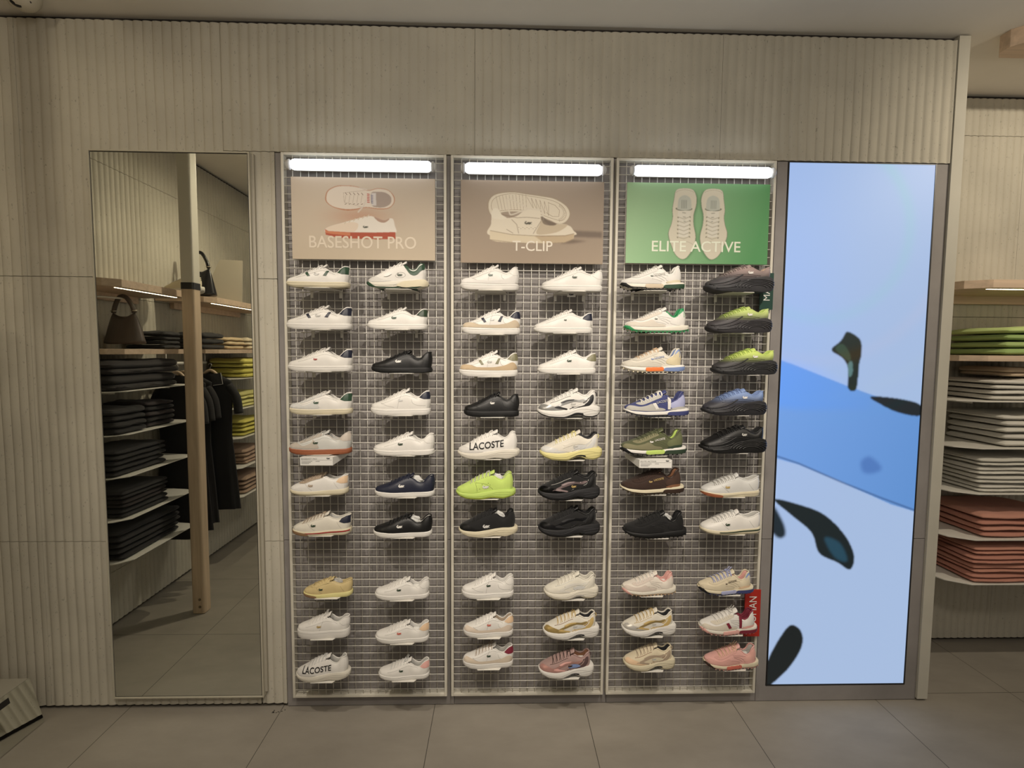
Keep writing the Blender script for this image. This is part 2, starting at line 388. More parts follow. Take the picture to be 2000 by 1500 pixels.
#@@SCREEN
def build_screen():
    t = thing('led_screen', 'tall glowing blue video screen showing dark leaf shapes, set in grey panel', 'screen', (0, 0, 0))
    b = MB(); x0, x1, z0, z1 = SX0-.006, SX1+.006, SZ0-.006, SZ1+.003
    b.box(x0, SX0, -.003, .018, z0, z1); b.box(SX1, x1, -.003, .018, z0, z1); b.box(SX0, SX1, -.003, .018, z0, SZ0); b.box(SX0, SX1, -.003, .018, SZ1, z1)
    b.box(x0, x1, .010, .018, z0, z1)
    b.build('bezel', BLACK, t)
    def q(px, py):
        x, z = at(px, py, 0); return ((x-SX0)/(SX1-SX0), (SZ1-z)/(SZ1-SZ0))
    def Q(L): return smooth_poly([q(*p) for p in L])
    c = Canvas(250, 900, srgb(160, 181, 224))
    Y = c.Y[..., None]; X = c.X[..., None]
    c.A = srgb(160, 184, 222)*(1-Y)+srgb(166, 188, 222)*Y
    c.A += (srgb(150, 186, 255)-srgb(160, 184, 222))*np.exp(-((X)**2*5+(Y-.25)**2*9))*.35
    band = [q(1500, 695), q(1550, 712), q(1650, 752), q(1740, 785), q(1830, 812), q(1830, 1012), q(1740, 985), q(1640, 940), q(1560, 907), q(1490, 888)]
    c.poly(band, srgb(112, 158, 225), 1.5)
    m = c.mask(band)[..., None]; dk = np.clip((c.X*.8+(c.Y-.4)), 0, 1)[..., None]
    c.A = c.A+m*(srgb(98, 146, 210)-srgb(112, 158, 225))*dk*1.2
    m2 = (c.mask([q(1500, 695), q(1600, 720), q(1700, 770), q(1700, 800), q(1560, 800), q(1490, 790)])*np.clip(1-c.X*1.3, 0, 1))[..., None]
    c.A = c.A+blur(m2, 6)*(srgb(100, 156, 240)-srgb(112, 158, 225))
    c.line([q(1500, 885), q(1560, 905), q(1640, 940), q(1720, 972), q(1790, 998)], .006, srgb(35, 60, 110), 1, .8)
    D = srgb(14, 28, 32); D2 = srgb(30, 60, 55)
    c.poly(Q([(1624, 684), (1640, 668), (1646, 660), (1656, 648), (1680, 664), (1682, 692), (1678, 712), (1672, 760), (1656, 758), (1657, 722), (1646, 700)]), srgb(16, 34, 32), 1.2)
    c.poly(Q([(1632, 682), (1646, 672), (1660, 692), (1658, 706)]), srgb(50, 78, 62), 1, .7)
    c.poly(Q([(1656, 712), (1664, 706), (1665, 728), (1658, 736)]), srgb(100, 140, 140), 1, .7)
    c.poly(Q([(1700, 775), (1750, 778), (1796, 790), (1796, 812), (1755, 806), (1720, 790)]), srgb(18, 28, 36), 1.5)
    c.poly(Q([(1682, 900), (1700, 892), (1722, 915), (1700, 925), (1684, 920)]), srgb(70, 112, 180), 3, .8)
    c.poly(Q([(1512, 975), (1560, 985), (1610, 1005), (1650, 1045), (1668, 1085), (1660, 1112), (1635, 1098), (1600, 1080), (1585, 1040), (1545, 1005)]), D, 1.5)
    c.poly(Q([(1610, 1050), (1640, 1060), (1655, 1095), (1630, 1088)]), srgb(30, 68, 86), 2)
    c.poly(Q([(1505, 980), (1530, 1020), (1534, 1045), (1520, 1050), (1505, 1030)]), srgb(20, 36, 46), 2)
    c.poly(Q([(1490, 1350), (1500, 1290), (1530, 1235), (1548, 1220), (1566, 1235), (1565, 1265), (1540, 1305), (1505, 1338)]), srgb(16, 24, 26), 1.5)
    # faint rings of the picture
    r = np.hypot((c.X-.25)*.7, (c.Y-.12)*2.55)
    for rr, ww, col, a in ((.42, .03, (-.03, .03, -.05), 1), (.62, .035, (.05, .0, -.03), 1), (.80, .03, (.03, .03, -.05), .7), (.92, .02, (-.03, .02, .02), .7)):
        c.A += (np.exp(-((r-rr)/ww)**2)*np.clip(1-c.Y*1.9, 0, 1)*a)[..., None]*np.array(col)
    c.A = np.clip(c.A, 0, 1)*.92
    c.sheet('display', SX0, SX1, SZ0, SZ1, -.0005, VS, t)
build_screen()

# ------------------------------------------------------------------ wire racks, tubes, posters
RZ0, RZ1 = .0725, 2.6627; RX = [-.9974, -.2273, .5365]; RW = .75; RY = -.04
RN = ['left', 'middle', 'right']; GW = -.030
def build_rack(i):
    x0 = RX[i]; x1 = x0+RW
    t = thing('wire_rack', '%s tall cream framed wire grid rack holding rows of sneakers' % ['leftmost', 'middle', 'rightmost, beside the screen,'][i], 'display rack', (x0+RW/2, 0, RZ0), 'wire grid racks')
    ox, oz = x0+RW/2, RZ0
    b = MB(); f = .0125
    b.box(x0-ox, x0+f-ox, RY, RY+.036, 0, RZ1-oz); b.box(x1-f-ox, x1-ox, RY, RY+.036, 0, RZ1-oz)
    b.box(x0+f-ox, x1-f-ox, RY, RY+.036, 0, f); b.box(x0+f-ox, x1-f-ox, RY, RY+.036, RZ1-f-oz, RZ1-oz)
    b.build('frame', CREAM, t, bevel=.0015)
    b = MB(); n = 20; wd = RW-2*f; r = .0019
    for k in range(1, n):
        x = x0+f+wd*k/n-ox; b.tube([(x, GW, .005), (x, GW, RZ1-oz-.005)], r, 6)
    h = RZ1-RZ0; m_ = int(round(h/.0372))
    for k in range(1, m_):
        z = h*k/m_; b.tube([(x0+.005-ox, GW-.0036, z), (x1-.005-ox, GW-.0036, z)], r, 6)
    b.build('wire_grid', WMET, t, True)
for i in range(3): build_rack(i)

TUBE = [(560, 323, 850, 324), (901, 329, 1183, 332), (1231, 334, 1514, 337)]
TGL = mat('tube_glow', (.93, .97, 1.0), .3, emit=3.2)
def build_tube(i):
    px0, py0, px1, py1 = TUBE[i]; Y = -.075
    xa, za = at(px0, py0, Y); xb, zb = at(px1, py1, Y); z = (za+zb)/2; cx = (xa+xb)/2; hw = (xb-xa)/2
    t = thing('tube_light', 'glowing white linear lamp above the %s poster' % ['pinkish beige left', 'brownish grey middle', 'green right'][i], 'lamp', (cx, Y, z), 'linear lamps at the rack tops')
    R_ = .0245
    def caps(x0, x1, rz, ry, n=14):
        V = []; F = []; st = [(x0, .55), (x0+.006, .85), (x0+.016, 1), (x1-.016, 1), (x1-.006, .85), (x1, .55)]
        for x, s_ in st:
            for j in range(n):
                a = 2*PI*j/n; V.append((x, ry*s_*math.cos(a), rz*s_*math.sin(a)))
        for k in range(len(st)-1):
            for j in range(n): F.append((k*n+j, k*n+(j+1) % n, (k+1)*n+(j+1) % n, (k+1)*n+j))
        F += [tuple(range(n-1, -1, -1)), tuple(range((len(st)-1)*n, len(st)*n))]
        return V, F
    V, F = caps(-hw+.018, hw-.018, R_, .018); obj('diffuser', V, F, TGL, t, True)
    clear = mat('clear_end', (.80, .82, .85), .2)
    for sgn in (-1, 1):
        V, F = caps(-.012, .012, R_*.96, .0175); V = [(v[0]+sgn*(hw-.010), v[1], v[2]) for v in V]; obj('end_cap', V, F, clear, t, True)
    boxo('housing', -hw+.03, hw-.03, .014, .036, -.016, .016, WMET, t)
for i in range(3): build_tube(i)

W1 = srgb(236, 228, 214)
def poster_left(c):
    Y = c.Y[..., None]; X = c.X[..., None]
    c.A = srgb(224, 209, 192)*(1-Y)+srgb(214, 198, 174)*Y; c.A = c.A*(1-.10*np.abs(X-.45))
    g = np.exp(-(((X-.47)/.20)**2+((Y-.47)/.12)**2)); c.A = c.A*(1-g*.55)+srgb(205, 140, 105)*g*.55
    N = lambda L: smooth_poly([((x-110)/1145, (y-222)/662) for x, y in L])
    n1 = lambda L: [((x-110)/1145, (y-222)/662) for x, y in L]
    c.poly(N([(380, 390), (400, 330), (470, 292), (560, 286), (640, 296), (720, 322), (800, 305), (880, 318), (928, 370), (925, 425), (880, 465), (800, 472), (700, 462), (620, 480), (540, 485), (450, 465), (395, 430)]), srgb(196, 128, 84), .6)
    c.poly(N([(388, 390), (406, 333), (472, 297), (560, 291), (640, 300), (720, 326), (800, 309), (880, 322), (922, 372), (920, 424), (878, 460), (800, 466), (700, 457), (620, 472), (540, 476), (452, 460), (401, 428)]), srgb(242, 230, 216), .6)
    c.poly(N([(745, 345), (800, 333), (860, 340), (902, 375), (898, 425), (850, 455), (790, 458), (750, 440)]), srgb(182, 166, 156), .8)
    c.poly(n1([(745, 345), (782, 342), (785, 445), (748, 445)]), srgb(228, 222, 220), .5)
    for k in range(6): c.line(n1([(714, 352+k*13), (730, 354+k*13)]), .004, srgb(205, 90, 80)); c.line(n1([(744, 362+k*12), (758, 364+k*12)]), .003, srgb(90, 90, 140))
    for k in range(5):
        x = 540+k*32; c.line(n1([(x, 345), (x+12, 360)]), .0028, srgb(140, 120, 100)); c.line(n1([(x-4, 437), (x+8, 431)]), .0028, srgb(140, 120, 100)); c.line(n1([(x+4, 365), (x-6, 425)]), .002, srgb(205, 190, 172))
    c.line(n1([(525, 345), (530, 420), (680, 460)]), .0016, srgb(200, 182, 164)); c.line(n1([(525, 345), (690, 325)]), .0016, srgb(200, 182, 164))
    c.line(n1([(640, 498), (690, 440), (700, 400)]), .006, srgb(232, 222, 210), .5); c.line(n1([(650, 305), (712, 318)]), .004, srgb(236, 228, 220), .5)
    c.poly(N([(376, 640), (420, 615), (520, 585), (620, 555), (720, 530), (765, 536), (800, 570), (845, 580), (880, 560), (888, 545), (918, 552), (930, 600), (936, 662), (800, 660), (600, 662), (450, 668), (380, 665)]), srgb(250, 243, 232), .7)
    c.poly(N([(376, 640), (420, 615), (520, 588), (600, 580), (640, 600), (600, 660), (450, 668), (380, 665)]), srgb(244, 226, 206), .8)
    c.poly(N([(765, 536), (800, 570), (845, 580), (880, 560), (888, 545), (850, 562), (812, 552)]), srgb(190, 158, 140), .5)
    c.poly(n1([(374, 640), (400, 655), (560, 662), (760, 662), (936, 655), (937, 712), (800, 716), (560, 712), (460, 704), (378, 684)]), srgb(188, 84, 54), .7)
    c.poly(n1([(376, 642), (400, 655), (575, 664), (575, 690), (420, 676), (378, 668)]), srgb(218, 134, 92), 1)
    cr = [(675+p[0]*46, 628-p[1]*40) for p in CROC]; c.poly(n1(cr), srgb(60, 66, 48), .3)
    for k in range(6): c.line(n1([(530+k*36, 592-k*11), (545+k*36, 574-k*11)]), .004, srgb(226, 212, 190))
def poster_mid(c):
    Y = c.Y[..., None]; X = c.X[..., None]
    c.A = srgb(176, 160, 144)*(1-Y)+srgb(172, 154, 134)*Y; c.A = c.A*(1-.16*np.clip(X-.3, 0, 1)*(1-Y))
    N = lambda L: smooth_poly([((x-120)/1125, (y-245)/670) for x, y in L]); n1 = lambda L: [((x-120)/1125, (y-245)/670) for x, y in L]
    c.poly(n1([(950, 640), (1235, 650), (1235, 700), (1000, 695)]), srgb(110, 95, 84), 4, .8)
    c.poly(n1([(900, 752), (1000, 715), (1120, 728), (1000, 748)]), srgb(110, 92, 78), 4, .8)
    soleP = [(335, 470), (345, 400), (400, 355), (520, 338), (640, 352), (760, 368), (860, 388), (950, 445), (978, 510), (950, 570), (890, 592), (810, 560), (700, 520), (600, 500), (480, 500), (400, 520), (360, 530)]
    c.poly(N(soleP), srgb(236, 226, 206), .7)
    c.line(N(soleP)+N(soleP)[:1], .003, srgb(160, 142, 118), .4)
    inn = [(360, 462), (372, 405), (430, 368), (530, 352), (650, 368), (780, 388), (880, 420), (935, 470), (948, 520), (915, 562), (830, 545), (700, 500), (560, 480), (440, 490), (385, 500)]
    c.line(N(inn)+N(inn)[:1], .002, srgb(176, 158, 132))
    for k in range(10): c.line(n1([(395+k*26, 372-k*2), (420+k*24, 480)]), .0016, srgb(176, 158, 132))
    for k in range(5): c.line(n1([(640+k*34, 380+k*8), (690+k*30, 470+k*14), (672+k*34, 384+k*8)]), .0016, srgb(170, 152, 126))
    for k in range(14):
        a = -1.3+k*.2; c.line(n1([(880+44*math.cos(a), 500+50*math.sin(a)), (880+62*math.cos(a), 500+74*math.sin(a))]), .0018, srgb(166, 148, 122))
    c.line(n1([(805, 420), (860, 440), (895, 480), (890, 530), (840, 530), (790, 500)]), .002, srgb(170, 152, 126))
    body = [(350, 690), (358, 600), (362, 545), (372, 480), (410, 475), (440, 520), (480, 548), (560, 530), (640, 470), (720, 470), (745, 490), (752, 570), (800, 610), (900, 590), (975, 605), (1005, 640), (1012, 680), (700, 690)]
    c.poly(N(body), srgb(240, 230, 210), .7)
    c.poly(N([(760, 560), (820, 600), (900, 592), (960, 600), (870, 660), (720, 676), (740, 600)]), srgb(210, 194, 168), 1.2)
    c.poly(N([(372, 480), (410, 475), (440, 520), (480, 548), (440, 560), (365, 545)]), srgb(244, 236, 218), .8)
    c.poly(n1([(350, 650), (520, 680), (760, 690), (940, 684), (1012, 668), (1010, 710), (940, 740), (780, 752), (560, 750), (400, 740), (350, 725)]), srgb(234, 220, 192), .8)
    c.poly(n1([(700, 690), (940, 684), (1012, 668), (1010, 710), (940, 740), (780, 752)]), srgb(196, 172, 138), 2, .8)
    for L in ([(352, 652), (520, 682), (760, 692), (940, 686), (1012, 668)], [(520, 560), (560, 600), (575, 670)], [(750, 570), (720, 620), (690, 672)], [(440, 520), (560, 545), (640, 540), (740, 548)], [(480, 640), (530, 670)], [(350, 725), (560, 750), (780, 752), (940, 740), (1010, 710)]):
        c.line(n1(L), .0022, srgb(140, 118, 92), .3)
    c.line(N([(480, 400), (560, 420), (640, 470), (600, 490), (520, 520), (500, 500)]), .006, srgb(232, 222, 204), .5)
    c.line(n1([(640, 470), (760, 480), (770, 560)]), .006, srgb(232, 222, 204), .4)
    c.poly(N([(755, 530), (800, 560), (870, 590), (840, 605), (770, 590)]), srgb(110, 94, 78), 1.5, .8)
    c.poly(n1([(620+p[0]*62, 602-p[1]*58) for p in CROC]), srgb(86, 82, 66), .3)
    for k in range(9): c.line(n1([(575+k*16, 622+(k % 2)*9), (578+k*16, 624+(k % 2)*9)]), .0022, srgb(150, 130, 104))
def poster_right(c):
    Y = c.Y[..., None]; X = c.X[..., None]; g = np.clip(X*1.1-.05+(Y-.5)*.15, 0, 1)
    c.A = srgb(164, 204, 158)*(1-g)+srgb(88, 160, 98)*g
    N = lambda L: smooth_poly([((x-135)/1110, (y-268)/650) for x, y in L]); n1 = lambda L: [((x-135)/1110, (y-268)/650) for x, y in L]
    for cx in (583, 804):
        s_ = 1 if cx < 700 else -1
        f = lambda L: [(cx+s_*x, y) for x, y in L]
        out = [(0, 310), (62, 322), (90, 380), (88, 450), (72, 520), (74, 600), (92, 690), (84, 760), (60, 820), (20, 872), (-20, 876), (-62, 838), (-92, 770), (-112, 710), (-116, 660), (-98, 600), (-88, 540), (-92, 480), (-82, 400), (-66, 325)]
        c.poly(N(f([(x*1.05+8, y+8) for x, y in out])), srgb(60, 112, 64), 4, .6)
        c.poly(N(f([(x*1.03, y+2) for x, y in out])), srgb(110, 112, 90), .7)
        c.poly(N(f(out)), srgb(224, 218, 198), .8)
        c.poly(N(f([(0, 365), (40, 385), (52, 430), (48, 480), (0, 495), (-48, 480), (-52, 430), (-40, 385)])), srgb(196, 200, 188), .8)
        c.line(N(f([(-58, 470), (-50, 482), (0, 492), (46, 482), (50, 470)]))[:24], .004, srgb(96, 102, 84), .3)
        c.poly(n1(f([(-50, 490), (48, 488), (34, 700), (-40, 700)])), srgb(230, 226, 212), 1)
        for k in range(4): c.line(n1(f([(-22+k*12, 405), (-22+k*12, 470)])), .0022, srgb(120, 126, 116), .3)
        for k in range(6):
            y = 540+k*32; c.line(n1(f([(-48, y), (0, y+16), (46, y-4)])), .003, srgb(176, 170, 148), .3); c.line(n1(f([(-50, y+2), (-46, y+8)])), .004, srgb(120, 114, 94), .2); c.line(n1(f([(44, y-4), (48, y+2)])), .004, srgb(120, 114, 94), .2)
        for k in range(3): c.line(n1(f([(-14+k*6, 505+k*34), (10, 508+k*34)])), .003, srgb(130, 130, 116), .3)
        c.line(N(f([(-70, 760), (-40, 740), (0, 735), (40, 742), (66, 765)]))[:24], .002, srgb(190, 182, 160))
        c.line(N(f([(-62, 345), (-40, 328), (0, 322), (40, 328), (62, 345)]))[:24], .002, srgb(190, 182, 160))
POST = [((568, 345, 850, 509), poster_left, 'BASESHOT PRO', (604, 813, 460, 484), 'beige poster of two white sneakers on the left rack, one seen from above', (220, 208, 190), .0),
        ((900, 351, 1177, 516), poster_mid, 'T-CLIP', (1001, 1079, 470, 490), 'brown-grey poster of a white shoe pair with its sole shown, on the middle rack', (230, 222, 208), .0),
        ((1225, 356, 1498, 517), poster_right, 'ELITE ACTIVE', (1273, 1446, 470, 491), 'green poster of two white shoes seen from above on the right rack', (226, 230, 212), .0)]
for (q, fn, txt, tp, lab, tc_, bo) in POST:
    Y = -.062
    x0, z1 = at(q[0], (q[1]), Y); x1, z0 = at(q[2], q[3], Y); x0b, _ = at(q[0], q[3], Y)
    t = thing('poster', lab, 'poster', ((x0+x1)/2, 0, (z0+z1)/2), 'campaign boards at the rack tops')
    w2, h2 = (x1-x0)/2, (z1-z0)/2
    boxo('board', -w2, w2, Y, Y+.012, -h2, h2, mat('board_core', (.6, .56, .5), .6), t)
    boxo('hanger_clip', -w2*.6, -w2*.6+.02, Y+.012, -.0405, h2-.03, h2-.005, WMET, t); boxo('hanger_clip', w2*.6, w2*.6+.02, Y+.012, -.0405, h2-.03, h2-.005, WMET, t)
    c = Canvas(560, 328, (1, 1, 1)); fn(c); c.A = np.clip(c.A, 0, 1)*.80
    c.sheet('print', -w2, w2, -h2, h2, Y-.0006, VP, t)
    tx0, tz = at(tp[0], (tp[2]+tp[3])/2, Y); tx1, _ = at(tp[1], (tp[2]+tp[3])/2, Y); _, tzt = at(tp[0], tp[2], Y); _, tzb = at(tp[0], tp[3], Y)
    sign_text('lettering', txt, tx1-tx0, tzt-tzb, (tx0+tx1)/2-(x0+x1)/2, Y-.0014, tz-(z0+z1)/2, mat('poster_lettering', tuple(srgb(*tc_)), .6), t, bold=.008)

# ------------------------------------------------------------------ mirror on the feature wall
def build_mirror():
    Y = -.034
    x0, z1 = at(174, 291, Y); x1, z1b = at(490, 297, Y); x0b, z0 = at(219, 1364, Y); x1b, z0b = at(513, 1362, Y)
    X0, X1, Z0, Z1 = (x0+x0b)/2, (x1+x1b)/2, (z0+z0b)/2, (z1+z1b)/2
    t = thing('wall_mirror', 'tall cream framed mirror on the ribbed wall reflecting shelves of clothes', 'mirror', ((X0+X1)/2, 0, Z0))
    w = (X1-X0)/2; h = Z1-Z0; f = .007
    b = MB(); m = mat('mirror_frame_paint', (.50, .47, .38), .5)
    for s_ in (-1, 1): b.box(min(s_*w, s_*(w-f)), max(s_*w, s_*(w-f)), Y-.004, -.0, 0, h)
    b.box(-w+f, w-f, Y-.004, 0, 0, f); b.box(-w+f, w-f, Y-.004, 0, h-f, h)
    b.build('frame', m, t, bevel=.001)
    b = MB(); b.box(-w+f, w-f, Y+.003, -.002, f, h-f); b.build('backing', BLACK, t)
    b = MB(); b.box(-w+f+.004, w-f-.004, Y, Y+.004, f+.004, h-f-.004); b.build('mirror_glass', MIRR, t)
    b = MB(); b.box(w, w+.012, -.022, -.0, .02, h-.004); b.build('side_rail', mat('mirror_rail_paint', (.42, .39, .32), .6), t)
build_mirror()

# ------------------------------------------------------------------ sneakers
TH_R = math.radians(55); EE = .8
WTAB = curve_fn([(0, 0), (.01, .052), (.03, .088), (.07, .122), (.15, .152), (.28, .176), (.38, .176), (.5, .156), (.65, .132), (.8, .133), (.9, .124), (.96, .098), (.99, .055), (1, 0)], 0)
def W_(u):
    u = min(1, max(0, u))
    if u < .01: return .052*math.sqrt(u/.01)
    if u > .99: return .055*math.sqrt((1-u)/.01)
    return WTAB(u)
# profile tables, all as fractions of the length
def T(**k): return k
TYPES = {
 'court': T(zt=[(0, .098), (.1, .09), (.3, .082), (.6, .08), (1, .09)], zb=[(0, .048), (.05, .025), (.16, .002), (.25, 0), (.88, 0), (1, .010)],
            top=[(0, .098), (.012, .130), (.05, .153), (.12, .172), (.2, .198), (.3, .238), (.4, .285), (.5, .328), (.60, .352)], col=[(.66, .295), (.72, .245), (.78, .225), (.83, .238), (.88, .30), (.93, .338), (1, .338)], ton=(.635, .378), out=.004, lean=.02, uo=.60),
 'clip': T(zt=[(0, .118), (.1, .11), (.3, .10), (.6, .098), (1, .108)], zb=[(0, .05), (.05, .025), (.16, .002), (.25, 0), (.88, 0), (1, .010)],
            top=[(0, .118), (.012, .158), (.05, .186), (.12, .208), (.2, .238), (.3, .285), (.4, .342), (.5, .39), (.60, .415)], col=[(.66, .355), (.72, .305), (.78, .285), (.83, .30), (.88, .36), (.93, .392), (1, .392)], ton=(.635, .445), out=.005, lean=.02, uo=.60),
 'slim': T(zt=[(0, .085), (.3, .088), (.6, .085), (1, .095)], zb=[(0, .038), (.05, .02), (.16, .002), (.25, 0), (.9, 0), (1, .006)],
            top=[(0, .088), (.012, .126), (.05, .152), (.12, .178), (.2, .212), (.3, .258), (.4, .31), (.5, .355), (.60, .385)], col=[(.66, .335), (.72, .29), (.80, .268), (.86, .285), (.92, .335), (1, .345)], ton=(.635, .41), out=.004, lean=.02, uo=.60),
 'plat': T(zt=[(0, .15), (.3, .145), (.6, .145), (1, .155)], zb=[(0, .03), (.12, 0), (.9, 0), (1, .006)],
            top=[(0, .155), (.012, .19), (.05, .215), (.12, .24), (.2, .268), (.3, .312), (.4, .355), (.5, .395), (.60, .425)], col=[(.66, .355), (.72, .305), (.78, .29), (.84, .315), (.90, .375), (1, .385)], ton=(.63, .455), out=.006, lean=.02, uo=.60),
 'retro': T(zt=[(0, .09), (.2, .07), (.5, .075), (.8, .095), (1, .105)], zb=[(0, .045), (.08, .018), (.2, .002), (.9, 0), (1, .018)],
            top=[(0, .09), (.012, .118), (.05, .145), (.12, .178), (.2, .212), (.3, .258), (.4, .30), (.5, .335), (.58, .355)], col=[(.64, .315), (.70, .278), (.78, .262), (.86, .285), (.93, .325), (1, .33)], ton=(.61, .38), out=.004, lean=.03, uo=.58),
 'trail': T(zt=[(0, .115), (.1, .09), (.3, .08), (.6, .085), (.8, .115), (1, .125)], zb=[(0, .082), (.06, .05), (.16, .022), (.35, .012), (.85, .018), (1, .045)],
            top=[(0, .12), (.012, .148), (.05, .168), (.12, .188), (.2, .218), (.3, .258), (.4, .308), (.5, .352), (.585, .375)], col=[(.64, .325), (.70, .262), (.76, .235), (.81, .262), (.85, .345), (.89, .372), (1, .36)], ton=(.625, .402), out=.010, lean=.13, lug=1, uo=.585),
 'runner': T(zt=[(0, .135), (.1, .115), (.3, .11), (.5, .13), (.7, .175), (.85, .20), (.95, .19), (1, .165)], zb=[(0, .085), (.06, .045), (.18, .008), (.42, .0), (.5, .02), (.58, .052), (.66, .05), (.74, .018), (.85, .008), (.94, .03), (1, .08)],
            top=[(0, .14), (.012, .165), (.05, .19), (.12, .22), (.2, .26), (.3, .315), (.4, .365), (.5, .41), (.585, .435)], col=[(.64, .395), (.70, .355), (.76, .335), (.81, .35), (.85, .40), (.89, .42), (1, .40)], ton=(.625, .465), out=.012, lean=.15, uo=.585),
 'tennis': T(zt=[(0, .12), (.1, .10), (.3, .10), (.5, .12), (.75, .155), (.93, .15), (1, .135)], zb=[(0, .078), (.06, .042), (.18, .008), (.45, 0), (.58, .022), (.68, .018), (.8, .004), (1, .06)],
            top=[(0, .125), (.012, .15), (.05, .175), (.12, .208), (.2, .25), (.3, .31), (.4, .365), (.5, .405), (.585, .43)], col=[(.64, .375), (.70, .325), (.76, .305), (.81, .33), (.85, .395), (.89, .42), (1, .40)], ton=(.625, .455), out=.010, lean=.11, uo=.585),
 'wave': T(zt=[(0, .10), (.15, .08), (.3, .09), (.5, .14), (.68, .20), (.85, .225), (.95, .20), (1, .165)], zb=[(0, .06), (.08, .022), (.2, 0), (.5, 0), (.6, .012), (.8, .0), (.93, .012), (1, .05)],
            top=[(0, .11), (.012, .13), (.05, .155), (.12, .188), (.2, .228), (.3, .282), (.4, .328), (.5, .365), (.60, .385)], col=[(.66, .35), (.72, .315), (.79, .29), (.84, .305), (.88, .35), (.92, .362), (1, .345)], ton=(.64, .402), out=.014, lean=.12, uo=.60),
}
for d in TYPES.values():
    for k in ('zt', 'zb', 'top', 'col'): d[k+'_f'] = curve_fn(d[k], 1)

